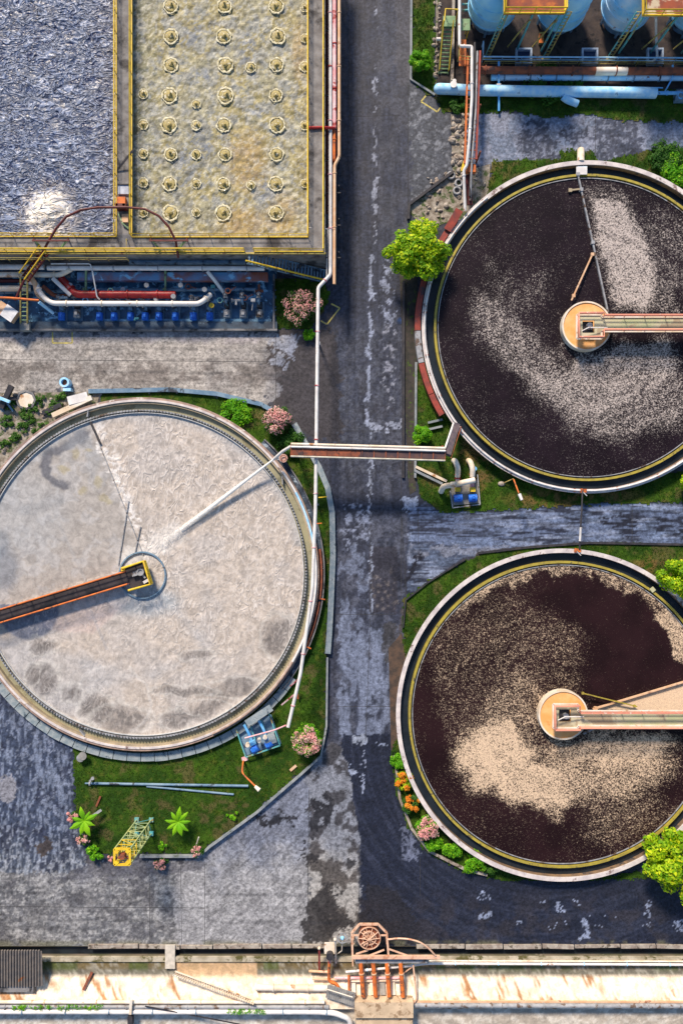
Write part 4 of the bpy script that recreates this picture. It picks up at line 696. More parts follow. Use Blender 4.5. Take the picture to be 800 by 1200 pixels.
bar('scum_skimmer', 'tan skimmer edge slanting away to the right above lower bridge', 'skimmer', W(694, 831, 1.25), W(860, 781, 1.25), .16, .3, m_tan, (.02,)); bar('support_pole', 'thin yellow pole from the disc toward the bridge of lower dark tank', 'pole', W(681, 812, 1.8), W(746, 828, 1.4), .12, .12, m_olive, (0.02, .95))
bar('skimmer_arm', 'short pale arm under the lower bridge beside the disc', 'arm', W(683, 860, 1.5), W(703, 850, 1.5), .2, .1, m_steel)
t = thing('inlet_box', 'pale blue box across the channel at the top of upper dark tank', 'box', W(681, 200, 1)); MB().box(W(681, 200, 1.0), (1.1, .8, .6)).build('box', M('pale blue box', (.5, .65, .8), (.35, .48, .62), 2, .5), t); MB().box(W(681, 200, 1.34), (1.25, .9, .07)).build('lid', m_white, t)
pipe('short white inlet pipe above the top rim of upper dark tank', [W(680, 176, .4), W(680, 182, .9), W(680, 190, 1.2)], .42, m_wtan, 0)
t = thing('weir_bracket', 'pale bracket on the yellow weir at right side of lower dark tank', 'bracket', W(764, 691, 1)); MB().box(W(764, 691, 1.25), (.5, .5, .2), R_(40)).build('plate', m_lgreen, t)
# red duct hugging the upper dark tank
t = thing('curved_duct', 'red brown curved duct hugging the left side of upper dark tank', 'duct', W(492, 383, .7)); c = cU
for k, (a0, a1, mt) in enumerate(((141, 164, m_rustr), (164.2, 181, m_rustr), (181.2, 192, m_steel), (192.2, 203, m_rustr), (203.2, 211, m_rustr))):
    MB().lathe((c.x, c.y, 0), [(RR(196, 1.2), .5), (RR(202.5, 1.2), .5), (RR(202.5, 1.2), 1.25), (RR(196, 1.2), 1.25)], 14, a0=R_(a0), a1=R_(a1)).build('duct_section', mt, t)
t = thing('rim_pipe', 'white pipe clipped round the rim of upper dark tank', 'pipe', W(497, 383, 1.5)); MB().tube([(c.x + RR(192.5, 1.6) * math.cos(R_(a)), c.y + RR(192.5, 1.6) * math.sin(R_(a)), 1.55) for a in range(128, 345, 3)], .1, 8).build('tube', m_white, t)
for a in range(130, 340, 15): MB().box((c.x + RR(192.5, 1.6) * math.cos(R_(a)), c.y + RR(192.5, 1.6) * math.sin(R_(a)), 1.5), (.35, .2, .16), R_(a)).build('clip', m_rust, t)
# ---- pale tank
ZL = 1.4; cL = W(166, 673, ZL); q = lambda r: RR(r, ZL)
tL = thing('clarifier_tank', 'large round tank of pale beige frothy water with blue-grey rim at left', 'tank', (cL.x, cL.y, 0))
lathe_ring(cL, q(203), q(206), 0, ZL - .14, 240).build('outer_wall', m_cdark, tL); lathe_ring(cL, q(202.6), q(205), ZL - .14, ZL, 240).build('coping', m_cope, tL); lathe_ring(cL, q(205.05), q(207.6), ZL - .3, ZL - .1, 240).build('outer_coping', m_copeb, tL)
m_lch = M('olive channel water', (.36, .34, .22), (.3, .29, .2), .7, .4, .01, c3=(.22, .2, .12), s3=.8); m_lif = M('tan channel wall', (.45, .36, .24), (.3, .25, .18), 1.2, .7)
lathe_ring(cL, q(200.4), q(202.9), 0, ZL - .15, 240).build('inner_face', m_lif, tL); lathe_ring(cL, q(193.2), q(200.4), 0, ZL - .65, 240).build('channel', m_lch, tL)
m = lathe_ring(cL, q(191.6), q(193.1), 0, ZL - .2, 240)
for k in range(330):
    a = 2 * math.pi * k / 330; r = q(192.3); m.box((cL.x + r * math.cos(a), cL.y + r * math.sin(a), ZL - .12), (.2, .16, .14), a)
m.build('weir', m_steel, tL); lathe_ring(cL, q(189.2), q(190), 0, ZL - .18, 240).build('scum_baffle', M('pale baffle', (.6, .6, .6), (.4, .42, .45), 2, .5), tL); lathe_ring(cL, q(190), q(191.5), 0, ZL - .42, 240).build('gap_water', m_lch, tL)
for (px, py, a) in ((104, 484, 20), (331, 563, 35), (97, 858, 70)): MB().box(W(px, py, ZL - .35), (.95, .12, .6), R_(a + 60)).build('channel_stop', m_steel, tL)
def L_col(x, y):
    d = (fbm(x / 16, y / 16, 2) - .5) * 16; d2 = (fbm(x / 16, y / 16, 32) - .5) * 16; X = x + d; Y = y + d2
    n = fbm(X / 5, Y / 4, 7, 4); n2 = fbm(x / 34, y / 34, 13); n3 = fbm(x / 12, y / 12, 19)
    c = np.zeros(x.shape + (3,)) + C(.56, .49, .43); lay(c, sm(.4, .65, n2) * .5, C(.47, .45, .45)); lay(c, sm(.54, .7, n) * .22, C(.8, .74, .7)); lay(c, sm(.44, .3, n) * .15, C(.36, .33, .31)); uu = x * .94 + y * .34 + d * .6; ww = -x * .34 + y * .94 + d2 * .6; nr = fbm(uu / 2.2, ww / 6, 87, 3); lay(c, sm(.56, .68, nr) * .2 * (x > 110), C(.8, .74, .7)); lay(c, sm(.44, .34, nr) * .15 * (x > 110), C(.34, .31, .29))  # light ripple crests and darker troughs painted into the water colour
    sec = PF(x, y, [(108, 496), (168, 655), (130, 670), (-30, 720), (-30, 500)], 2); lay(c, sec * .9, C(.43, .4, .375)); lay(c, sec * sm(.5, .62, n3) * .4, C(.52, .52, .54)); lay(c, sec * E(x, y, 20, 600, 70, 60) * .45, C(.45, .47, .5))
    lay(c, PF(x, y, [(2, 722), (120, 690), (168, 690), (110, 742), (70, 740)], 3) * .55, C(.62, .49, .46)); lay(c, PF(x, y, [(140, 700), (185, 690), (235, 760), (180, 800), (100, 770), (-20, 740), (-20, 800), (60, 850), (140, 800), (250, 760), (200, 700)], 8) * .35, C(.43, .46, .51)); lay(c, E(x, y, 170, 705, 50, 22) * .5, C(.32, .42, .52))
    lay(c, sm(7, 3, pld(X, Y, [(100, 505), (82, 520), (58, 532), (53, 548), (62, 565), (74, 568)])) * .95, C(.17, .17, .19)); lay(c, sm(9, 4, pld(X, Y, [(66, 585), (40, 600), (10, 590)])) * .35, C(.3, .31, .33)); lay(c, sm(12, 3, pld(X, Y, [(82, 520), (100, 512), (112, 530), (108, 552)])) * .4, C(.35, .37, .4))
    for a in ((88, 531, 7, 6), (105, 526, 8, 5), (97, 575, 7, 6), (117, 566, 9, 7), (121, 586, 8, 5), (74, 550, 10, 5)): lay(c, E(X, Y, *a) * .75, C(.42, .37, .25))
    lay(c, E(X, Y, 8, 668, 20, 30) * .75, C(.24, .26, .3)); lay(c, E(X, Y, 0, 640, 12, 22) * .5, C(.2, .23, .28)); lay(c, sm(38, 33, np.hypot(x - 34, y - 714)) * (y > 708) * .8, C(.13, .16, .24)); lay(c, PF(X, Y, [(150, 585), (170, 600), (185, 650), (140, 655)], 2) * .15, C(.4, .38, .36))
    for a in ((50, 757, 18, 14, -45), (52, 797, 22, 20, 0), (85, 812, 11, 16, 0), (112, 830, 22, 20, 20), (140, 842, 38, 20, 0), (205, 843, 22, 12, 0), (240, 832, 34, 10, -25), (270, 806, 40, 12, -15), (215, 810, 40, 8, 0), (230, 766, 22, 8, -5), (325, 745, 20, 30, 30), (38, 790, 9, 12, 0)): lay(c, E(X, Y, *a) * .9 * (.6 + .4 * sm(.4, .56, nr)), C(.2, .18, .17)); lay(c, sm(.16, .06, np.abs(np.hypot((X - a[0]) / a[2], (Y - a[1]) / a[3]) - .95)) * .3, C(.72, .7, .66))
    lay(c, sm(3, .8, np.abs(np.hypot(X - 130, Y - 820) - 44)) * .4 * (y > 780), C(.7, .68, .66)); lay(c, sm(3, 1, segd(x, y, (56, 585), (105, 690))) * .4, C(.42, .42, .43)); lay(c, sm(2.5, 1, segd(x, y, (100, 700), (125, 760))) * .35, C(.35, .36, .4))
    fo = sm(20, 5, segd(x, y, (150, 655), (205, 625)) + (n - .5) * 14) * .55; lay(c, fo, C(.84, .82, .8)); lay(c, sm(14, 2, segd(X, Y, (115, 505), (160, 615))) * (x > 113) * sm(.42, .56, n) * .8, C(.88, .86, .85))
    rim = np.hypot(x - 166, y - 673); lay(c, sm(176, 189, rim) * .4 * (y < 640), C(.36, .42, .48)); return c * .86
def L_z(x, y):
    d = (fbm(x / 14, y / 14, 2) - .5) * 20; a = np.arctan2(y - 673, x - 166); r = np.hypot(x - 166, y - 673)
    u = x * .94 + y * .34; w2 = -x * .34 + y * .94; n = fbm((u + d) / 2.6, (w2 + d * 1.5) / 6.5, 7, 3); sec = PF(x, y, [(108, 496), (168, 655), (130, 670), (-30, 720), (-30, 500)], 3); return (n - .5) * (.07 - .06 * sec)
m_lw = MLIQ('pale frothy water', .22, .62, 44, (1.4, .7, 1), -.35, (.82, .77, .74), (.33, .3, .28), .34, .24, .014, (.97, 1.03), True, 2.4, .5, .3)
polar('water', (cL.x, cL.y, ZL - .42), q(189.2), 160, 840, L_col, m_lw, {'rip': lambda x, y: (1 - .88 * PF(x, y, [(108, 496), (168, 655), (130, 670), (-30, 720), (-30, 500)], 3)) * (1 - .55 * sm(700, 790, y + (250 - x) * .25)) * (.5 + .8 * sm(.35, .6, fbm(x / 30, y / 30, 401)))}, L_z, 'pale beige frothy water with a spray landing near the middle')
t = thing('submerged_ring', 'thin blue-grey ring round the yellow platform on pale water', 'ring', (cL.x, cL.y, .8)); lathe_ring(W(167, 674, 1.1), RR(26.2, 1.1), RR(27.8, 1.1), .9, 1.22, 90).build('ring', m_steelb, t)
for i, (a, b, lb) in enumerate((((107, 496), (168, 650), 'long thin scraper bar from the top rim toward the yellow platform'), ((151, 587), (139, 662), 'short scraper strut leaning left above the yellow platform'), ((165, 617), (158, 650), 'tiny scraper strut just above the ring on pale water'))):
    bar('scraper_arm', lb, 'scraper', W(a[0], a[1], 1.08), W(b[0], b[1], 1.08), .1, .12, m_steel, (.03,) if i == 0 else None)
bar('scum_paddle', 'short black paddle at the top end of the long scraper bar', 'paddle', W(106, 494, 1.15), W(118, 520, 1.15), .22, .14, m_dark)
zb = 2.0; t = thing('access_bridge', 'dark footbridge with orange red rails to the yellow platform in pale tank', 'bridge', W(150, 674, 0))
A = [W(145.5, 665.5, zb), W(170.6, 657, zb), W(179, 683.7, zb), W(153.5, 691, zb)]; u = (A[1] - A[0]).normalized(); v = (A[2] - A[1]).normalized()
ctr = sum(A, Vector()) / 4; ang = math.atan2(u.y, u.x); MB().box(ctr - Vector((0, 0, .1)), ((A[1] - A[0]).length, (A[2] - A[1]).length, .2), ang).build('platform', m_walk, t)
e0 = W(150, 676.5, zb); e1 = e0 - Vector((math.cos(ang * .95 + .02), math.sin(ang * .95 + .02), 0)) * 32; e1 = W(-160, 771, zb)
MB().beam(e0 - Vector((0, 0, .12)), e1 - Vector((0, 0, .12)), 1.35, .2).build('deck', m_walk, t); d = (e1 - e0).normalized(); s_ = Vector((-d.y, d.x, 0))
for sg in (-1, 1):
    a = e0 + s_ * sg * .72; b = e1 + s_ * sg * .72; up = Vector((0, 0, 1)); MB().tube([a + up, b + up], .1, 8).build('handrail', m_orange, t); MB().tube([a + up * .5, b + up * .5], .06, 6).build('mid_rail', m_rust, t); MB().beam(a - up * .1, b - up * .1, .14, .35).build('girder', m_rustr, t)
    for k in range(12): MB().cyl(a.lerp(b, (k + .3) / 12), .045, 1, 6).build('post', m_orange, t)
up = Vector((0, 0, 1.05)); Ls = [A[0] + v * .3, A[0], A[1], A[2], A[3]]
MB().tube([p + up for p in Ls], .14, 8).build('platform_rail', m_yel, t); m = MB(); [m.beam(Ls[i] + up * .08, Ls[i + 1] + up * .08, .16, .2) for i in range(4)]; m.build('toe_board', m_yel, t); MB().tube([p + up * .5 for p in Ls], .07, 6).build('platform_mid_rail', m_yel, t)
for i in range(4):
    for k in (0, .5): MB().cyl(Ls[i].lerp(Ls[i + 1], k), .06, 1.05, 6).build('platform_post', m_yel, t)
o = W(166, 670, zb); m = MB(); m.cyl(o, .35, .5, 14).lathe((o.x, o.y, 0), [(.28, zb + .5), (.42, zb + .5), (.42, zb + .62), (.28, zb + .62)], 16).box(o + Vector((-.7, -.2, .25)), (.6, .55, .5), ang).tube([o + Vector((.2, -.3, .3)), o + Vector((.5, -.7, .3))], .12, 8); m.build('drive_motor', m_steel, t)
MB().box(W(171.5, 681, zb + .35), (.65, .32, .3), ang + .2).build('white_cap', m_white, t)
# outer gutter, apron and rim fittings of the pale tank
t = thing('apron', 'ring of blue-grey apron blocks below the lower rim of pale tank', 'apron', (cL.x, cL.y - 22, 0)); cA = W(168, 678, .5)
for k in range(26):
    a0 = 212 + k * 4.4; lathe_ring(cA, RR(205, .5), RR(214.5 + random.uniform(-.3, .3), .5), 0, .5 + random.uniform(-.02, .02), 4, a0=R_(a0 + .12), a1=R_(a0 + 4.28)).build('block', m_apron, t)
t = thing('rim_gutter', 'dark shade-toned gutter outside the right rim of pale tank', 'gutter', W(374, 620, .4)); lathe_ring(cL, q(207.8), q(213), 0, .45, 40, a0=R_(-40), a1=R_(48)).build('floor', M('shade toned gutter', (.07, .1, .15), (.03, .04, .06), 1.2, .6, .02, c3=(.3, .38, .48), s3=1, t3=(.56, .64)), t); lathe_ring(cL, q(213.1), q(214.4), 0, .75, 40, a0=R_(-40), a1=R_(48)).build('lip', m_cdark, t)  # shadow along the gutter is put into its dark blue colour
t = thing('rim_pipe', 'white and sky blue pipe riding on the right rim of pale tank', 'pipe', W(372, 660, 1.6))
for a0, a1, mt in ((36, 28, m_white), (28, 10, m_lblue), (10, -30, m_white), (-30, -66, m_copeb)): MB().tube([(cL.x + q(204.5) * math.cos(R_(a)), cL.y + q(204.5) * math.sin(R_(a)), 1.52) for a in np.linspace(a0, a1, 12)], .13, 8).build('tube', mt, t)
for i, (a0, a1) in enumerate(((8, -8), (-9, -24))): t = thing('rust_pipe', 'rusty brown pipe in the gutter right of pale tank, %s of two' % ('upper' if i == 0 else 'lower'), 'pipe', W(376, 660, .8)); MB().tube([(cL.x + q(210.5) * math.cos(R_(a)), cL.y + q(210.5) * math.sin(R_(a)), .75) for a in np.linspace(a0, a1, 9)], .16, 8).build('tube', m_rust, t); MB().beam((cL.x + q(209) * math.cos(R_(a1)), cL.y + q(209) * math.sin(R_(a1)), .8), (cL.x + q(217) * math.cos(R_(a1)), cL.y + q(217) * math.sin(R_(a1)), .8), .12, .12).build('bracket', m_orange, t)
for (a, b, lb) in (((353, 793), (340, 804), 'pink strut from the pale tank rim to lower white pipe'), ((347, 812), (330, 826), 'second pink strut further down the pale tank rim')): bar('strut', lb, 'strut', W(*a, 3), W(*b, 1.5), .14, .14, m_pink)
bar('pipe_stub', 'orange bracket sticking out over the lawn near lower white pipe', 'bracket', W(348, 808, .9), W(349, 819, .5), .18, .1, m_orange)
for (a, lb) in (((378, 583), 'small yellow bracket on the long white pipe, upper'), ((372, 614), 'small orange bracket on the long white pipe, lower')): bar('bracket', lb, 'bracket', W(a[0] - 5, a[1], 2), W(a[0] + 5, a[1] - 1, 2), .12, .12, m_yel if a[1] < 600 else m_orange)
t = thing('barrel', 'round grey barrel cap at the lower left below the pale tank', 'barrel', W(97, 886)); MB().cyl(W(97, 886, 0), .45, .8, 18).build('body', m_steel, t); MB().cyl(W(97, 886, .8), .48, .06, 18).build('lid', m_conc, t)
# ---- footbridge over the road and the water jet
z = 5.0; t = thing('pipe_bridge', 'rusty brown pipe bridge with cream rails spanning the main road', 'bridge', W(430, 529)); a = W(341, 527, z); b = W(521, 532, z); d = (b - a).normalized(); s_ = Vector((-d.y, d.x, 0)); up = Vector((0, 0, 1))
mid_ = a.lerp(b, .45); MB().beam(a - s_ * .1, mid_ - s_ * .1, 1.0, .5).build('duct', m_rust, t); MB().beam(mid_ - s_ * .1, b - s_ * .1, 1.0, .5).build('duct', M('blackened rust', (.05, .035, .05), (.12, .06, .05), 1.2, .7, .01), t)
MB().tube([a + s_ * .62 + up * .3, b + s_ * .62 + up * .3], .14, 8).build('upper_pipe', m_wtan, t); MB().tube([a + s_ * .3 + up * .4, b + s_ * .3 + up * .4], .12, 8).build('white_pipe', m_white, t); MB().tube([a - s_ * .75 + up * .3, b - s_ * .75 + up * .3], .1, 8).build('lower_pipe', M('cream pipe', (.6, .58, .5), (.4, .36, .3), 1.5, .5), t)
for k in range(14): c = a.lerp(b, k / 13); MB().beam(c - s_ * .8 + up * .26, c + s_ * .7 + up * .26, .1, .1).build('crosspiece', m_rust, t)
for p in (W(349, 530, 0), W(512, 532, 0)):
    for sg in (-1, 1): MB().box(p + s_ * .5 * sg + up * 2.35, (.2, .2, 4.7)).build('leg', m_rust, t)
pts = [b, W(528, 524, 4.2), W(538, 492, 1.8)]; t = thing('duct', 'white edged duct dropping from the pipe bridge to upper dark tank', 'duct', pts[0]); MB().beam(W(524, 533, 4.9), W(535, 497, 1.7), .7, .35).build('duct', M('dark duct', (.06, .05, .07), (.12, .09, .1), 1.5, .6), t); MB().tube([W(520, 529, 5.2), W(531, 496, 1.9)], .12, 8).build('white_edge', m_white, t); MB().tube([W(528, 537, 4.9), W(540, 500, 1.7)], .07, 8).build('rusty_edge', m_rust, t)
pipe('white spray pipe reaching from the pipe bridge over the pale tank rim', [W(341, 523, 5.2), W(331, 529, 4.2), W(321, 538, 2.6)], .17, m_white, 0, bend=.2)
t = thing('valve', 'pinkish round valve under the end of the spray pipe', 'valve', W(332, 537, 1.2)); MB().cyl(W(332, 537, .6), .35, 1.0, 14).cyl(W(332, 537, 1.5), .5, .12, 14).build('body', M('pink casting', (.6, .38, .32), (.4, .25, .22), 3, .6), t); MB().lathe(W(332, 537, 1.8), [(.3, 0), (.38, 0), (.38, .06), (.3, .06)], 14).build('handwheel', m_rust, t)
def jetmat():
    m, n, b = newmat('water spray'); p = pos(n); b.inputs['Base Color'].default_value = (.93, .92, .9, 1); b.inputs['Roughness'].default_value = .6
    at = N_(n, 'ShaderNodeAttribute'); at.attribute_name = 'foam'; a = rng(n, mth(n, 'ADD', noise(n, 5, 5, 1, vec=p, rough=.7), at.outputs['Fac']), .5, .95, 0, .85); n.links.new(a, b.inputs['Alpha']); return m
P = [W(321, 538, 2.6), W(300, 554, 2.1), W(270, 577, 1.7), W(240, 600, 1.4), W(212, 621, 1.2), W(188, 640, 1.0)]; m = MB(); m.tube(P, .1, 12, .38)
o = m.build('water_jet', jetmat(), None, P[0]); tag(o, 'white jet of water sprayed across the pale tank', 'water jet'); at = o.data.attributes.new('foam', 'FLOAT', 'POINT'); nv = len(o.data.vertices); vals = np.zeros(nv); 
for i, vtx in enumerate(o.data.vertices): vals[i] = .55 - .5 * min(1, (vtx.co.length / 17.0)) ** 1.3
at.data.foreach_set('value', vals.astype(np.float32)); m = MB(); m.tube(P[:5], .06, 8, .07); m.build('jet_core', m_foam if False else M('solid white water', (.9, .9, .88), (.8, .8, .8), 3, .4), o)
# ------------------------------------------------------------------ trees, bushes, plants
def leafmesh(m, c, n, r, size, out=None, flat=.75):
    c = Vector(c)
    for _ in range(n):
        d = Vector((random.gauss(0, 1), random.gauss(0, 1), random.gauss(0, 1))).normalized(); rr = r * random.uniform(.55, 1.05) ; p = c + Vector((d.x * rr, d.y * rr, d.z * rr * flat))
        nn = (d + Vector((0, 0, .7)) + Vector((random.uniform(-.5, .5), random.uniform(-.5, .5), random.uniform(-.5, .5)))).normalized(); a = nn.orthogonal().normalized(); a.rotate(Matrix.Rotation(random.uniform(0, 6.28), 3, nn)); b = nn.cross(a); s_ = size * random.uniform(.6, 1.3)
        i = len(m.v); m.v += [tuple(p - a * s_ * .5), tuple(p + b * s_ * .3 + nn * s_ * .08), tuple(p + a * s_ * .6 - nn * s_ * .06), tuple(p - b * s_ * .3)]; m.f.append((i, i + 1, i + 2, i + 3)); m.sm.append(False)
def plant(name, lab, cat, px, py, rpx, h, mat, dens=1.0, leaf=.3, clumps=None, flowers=None, fmat=None, ftop=.5, trunk=None, group=None, cr=.3):
    c0 = W(px, py, h * .8); R = RR(rpx, h * .8); base = Vector((c0.x, c0.y, .05)); t = thing(name, lab, cat, base, group); clumps = clumps or int(10 + R * R * 4.2); zc = h * .62; hz = h * .38; m = MB(); fm_ = MB(); limbs = MB(); wd = max(.05, R * .05)
    cs = []
    for k in range(clumps):
        for _ in range(30):
            d = Vector((random.uniform(-1, 1), random.uniform(-1, 1), random.uniform(-.75, 1)))
            if .25 < d.length < 1 and all((d - e).length > cr * .62 for e in cs): break
        cs.append(d); irr = .72 + .5 * vn(math.atan2(d.y, d.x) * 1.6 + px, py, 3); p = Vector((base.x + d.x * R * .86 * irr, base.y + d.y * R * .86 * irr, zc + d.z * hz)); rc = R * cr * random.uniform(.7, 1.15); leafmesh(m, p, int(34 * dens * (rc / leaf) ** 1.2 + 14), rc, leaf)
        if k % 3 == 0: limbs.tube([Vector((base.x, base.y, h * .25)), Vector(((base.x + p.x) / 2, (base.y + p.y) / 2, (h * .3 + p.z) / 2)), p], wd * .5, 5, wd * .12)
        if flowers and random.random() < flowers and d.z > -.6: leafmesh(fm_, p + Vector((0, 0, rc * .7)), int(70 * ftop * 2), rc * .95, leaf * .85)
    m.build('crown', mat, t); MB().tube([base, Vector((base.x + .05, base.y, h * .25)), Vector((base.x, base.y + .04, h * .5))], wd * 1.5, 8, wd * .6).build('trunk', m_bark, t); limbs.build('limbs', m_bark, t)
    if fm_.v: fm_.build('blossom', fmat, t)
    return t
plant('tree', 'large bright yellow green tree between main road and upper dark tank', 'tree', 489, 289, 40, 6.5, m_leafy, 1.25, .4, 72, cr=.23)
plant('tree', 'yellow green tree at the right edge below lower dark tank', 'tree', 796, 1018, 43, 6.0, m_leafy, 1.25, .4, 72, cr=.23)
plant('tree', 'open yellow green tree with round leaf tufts at right edge above lower dark tank', 'tree', 806, 678, 32, 5.0, m_leafy, 1.6, .3, 34, cr=.27); plant('bush', 'little yellow green bush at right edge by lower rim of upper dark tank', 'bush', 806, 567, 13, 2.2, m_leafy, 1.2, .25)
plant('bush', 'small round clipped bush left of upper dark tank by the pipe bridge', 'bush', 494.5, 509, 12.5, 1.9, m_leafm, 2, .17, 42); plant('bush', 'small round bush on narrow grass strip at the top beside main road', 'bush', 493.5, 70, 12.5, 1.9, m_leafm, 2, .17, 42)
plant('bush', 'pink flowering bush on the lower lawn near the kerb', 'bush', 360.5, 869, 18.5, 2.4, m_leafm, .8, .22, 46, .85, m_pinkf); plant('bush', 'pale pink flowering bush above the left end of pipe bridge', 'bush', 324, 491, 19, 2.2, m_leafd, .8, .22, 40, .8, m_pinkf)
plant('bush', 'sparse lilac pink bush on dark lawn at the end of pump trench', 'bush', 353, 357, 22, 2.4, m_leafd, .55, .2, 46, .75, M('lilac blossom', (.66, .38, .5), (.7, .5, .58), 4, .7) if False else m_pinkf, .4)
plant('bush', 'bright green low bush on the upper rim lawn of pale tank', 'bush', 277, 484, 19, .9, m_leafm, 1.1, .24, 40); plant('bush', 'dark green bush between pink bush and the pipe bridge end', 'bush', 342, 517, 17, .9, m_leafd, .9, .24, 26)
for a in ((468, 894, 11, 1.3, m_leafm, None, 'bright green shrub topmost in bed beside lower dark tank'), (475, 916, 12, 1.3, m_leafy, m_orf, 'yellow green shrub second from the top in bed beside lower dark tank'), (484, 942, 12, 1.2, m_leafd, m_orf, 'shrub with orange flowers in bed beside lower dark tank'), (502, 972, 15, 1.7, m_leafm, m_pinkf, 'pink flowering shrub in bed beside lower dark tank'),
          (510, 991, 11, 1.1, m_leafm, None, 'green shrub just below the pink shrub of the curved bed'), (530, 996, 12, 1.1, m_leafm, None, 'dark leafy shrub in middle of the lower curved bed'), (556, 1010, 15, 1.2, m_leafm, None, 'long green shrub at the lower end of the curved bed'), (574, 1019, 9, .9, m_leafd, None, 'last low dark shrub of the curved bed')):
    plant('shrub', a[6], 'shrub', a[0], a[1], a[2], a[3], a[4], 1.0, .24, 26, .9 if a[5] is m_pinkf else (.35 if a[5] else None), a[5], group='shrubs in the curved flower bed')
for a in ((188, 1011, 10, .8, 'low pink flowers under the lawn kerb beside the yellow mast'), (232, 998, 8, 1.0, 'small pink flowering plant at lower right bend of the lawn'), (131, 1006, 5, .7, 'tiny pink plant left of the yellow mast top'), (84, 958, 8, .9, 'pink and brown shrub at left edge of lower lawn'), (98, 985, 8, .8, 'pale dry shrub at lower left corner of lawn')):
    plant('shrub', a[4], 'shrub', a[0], a[1], a[2], a[3], m_leafd, .6, .18, 16, .75, m_pinkf, .4)
plant('shrub', 'green leafy plant at the lower left corner of the lawn', 'shrub', 112, 1000, 11, 1.1, m_leafm, .8, .3, 16); plant('weed', 'small green weed near the right kerb of lower lawn', 'weed', 272, 956, 7, .5, m_leafm, .8, .2, 10); plant('weed', 'tiny green weed above the lawn kerb beside pink flowers', 'weed', 189, 992, 6, .5, m_leafm, .8, .2, 8)
for a in ((640, 93, 26, 'dark shrubby weeds under the rusty beam, left clump'), (672, 93, 16, 'dark shrubby weeds under the rusty beam, right clump'), (536, 123, 10, 'weeds around the left end of big pale blue pipe'), (362, 391, 8, 'green weed at the lower tip of pink bush lawn')): plant('weed', a[3], 'weed', a[0], a[1], a[2], .8, m_leafd if a[0] != 362 else m_leafm, .9, .22, 24)
plant('bush', 'bright green hedge at the right edge above upper dark tank', 'hedge', 797, 200, 22, 1.0, m_leafm, 1, .24, 40); plant('bush', 'dark green hedge along the gravel road at right edge', 'hedge', 780, 183, 20, .8, m_leafd, 1, .24, 36)
for i, a in enumerate(((46, 469), (60, 480), (34, 490), (52, 500), (18, 512), (72, 466), (12, 474), (28, 483), (8, 494), (44, 508), (26, 500.5), (6, 520), (38, 478), (66, 473))): plant('weed', 'small weed tuft in the rubble at left, number %d from the top' % (sorted([469, 480, 490, 500, 512, 466, 474, 483, 494, 508, 500.5, 520, 478, 473]).index(a[1]) + 1), 'weed', a[0], a[1], 8, .4, m_weed, .7, .2, 12, group='weed tufts in the rubble corner')
def palm(lab, px, py, h, nl, L, up_=.5, a0=0):
    c = W(px, py, h); t = thing('palm', lab, 'palm', (c.x, c.y, 0)); MB().tube([(c.x, c.y, 0), (c.x, c.y, h)], .11, 8, .08).build('trunk', m_bark, t)
    for k in range(nl):
        a = a0 + 2 * math.pi * k / nl + random.uniform(-.2, .2); l = L * random.uniform(.75, 1.1); m = MB(); V = []; d = Vector((math.cos(a), math.sin(a), 0)); s_ = Vector((-d.y, d.x, 0)); n = 9
        for i in range(n):
            u = i / (n - 1); p = c + d * l * u + Vector((0, 0, up_ * math.sin(u * 2.6) * l * .5)); wd = l * random.uniform(.12, .19) * math.sin(math.pi * (u * .93 + .05)) + .01; V += [p - s_ * wd - Vector((0, 0, wd * .35)), p, p + s_ * wd - Vector((0, 0, wd * .35))]
        F = []
        for i in range(n - 1): F += [(i * 3, i * 3 + 1, i * 3 + 4, i * 3 + 3), (i * 3 + 1, i * 3 + 2, i * 3 + 5, i * 3 + 4)]
        m.add(V, F); m.build('frond', m_palm, t)
palm('yellow green palm in the middle of the lower lawn', 209, 963, 1.6, 9, 1.75); palm('bright green palm near left edge of the lower lawn', 99, 962, 1.4, 8, 1.7, .4, .4)
bar('dead_frond', 'grey dead frond tip beside the left palm', 'frond', W(109, 956, 1), W(119, 949, .8), .3, .06, m_steel); bar('dead_leaf', 'curled brown dead leaf on the lawn above left palm', 'leaf', W(113, 945, .15), W(118, 933, .2), .22, .08, m_rust); bar('dead_leaf', 'brown dead leaf on the lawn under the pink bush', 'leaf', W(340, 903, .15), W(347, 897, .2), .3, .08, m_tan); bar('cut_log', 'pale dry stick leaning at the lawn bend', 'stick', W(230, 990, .3), W(233, 981, .9), .12, .1, m_wtan)
# ------------------------------------------------------------------ things on the lower lawn
t = thing('lattice_mast', 'yellow and green square lattice mast standing on the lower lawn', 'mast', W(172, 965)); B = [W(161, 960, 0), W(178, 960, 0), W(178, 976, 0), W(161, 976, 0)]; hz = 7.4; bc = sum(B, Vector()) / 4; T = [W(132.5, 994, hz), W(154, 994, hz), W(154, 1015, hz), W(132.5, 1015, hz)]
T = [Vector((W(143.5, 1004, hz).x + sx * .84, W(143.5, 1004, hz).y + sy * .84, hz)) for sx, sy in ((-1, 1), (1, 1), (1, -1), (-1, -1))]; m_mastg = M('faded green yellow lattice', (.5, .5, .18), (.3, .42, .25), .5, .6)
for k in range(4): MB().beam(B[k], T[k], .12, .12).build('leg', m_mastg, t)
for l in range(7):
    m = MB(); u0, u1 = l / 7, (l + 1) / 7
    for k in range(4):
        a, b = B[k].lerp(T[k], u0), B[(k + 1) % 4].lerp(T[(k + 1) % 4], u0); c, d = B[k].lerp(T[k], u1), B[(k + 1) % 4].lerp(T[(k + 1) % 4], u1); m.beam(a, b, .06, .06); m.beam(a, d, .05, .05) if l % 2 else m.beam(b, c, .05, .05)
    m.build('lattice_bay', m_teal if l < 1 else (m_mastg if l < 5 else m_yel), t)
m = MB()
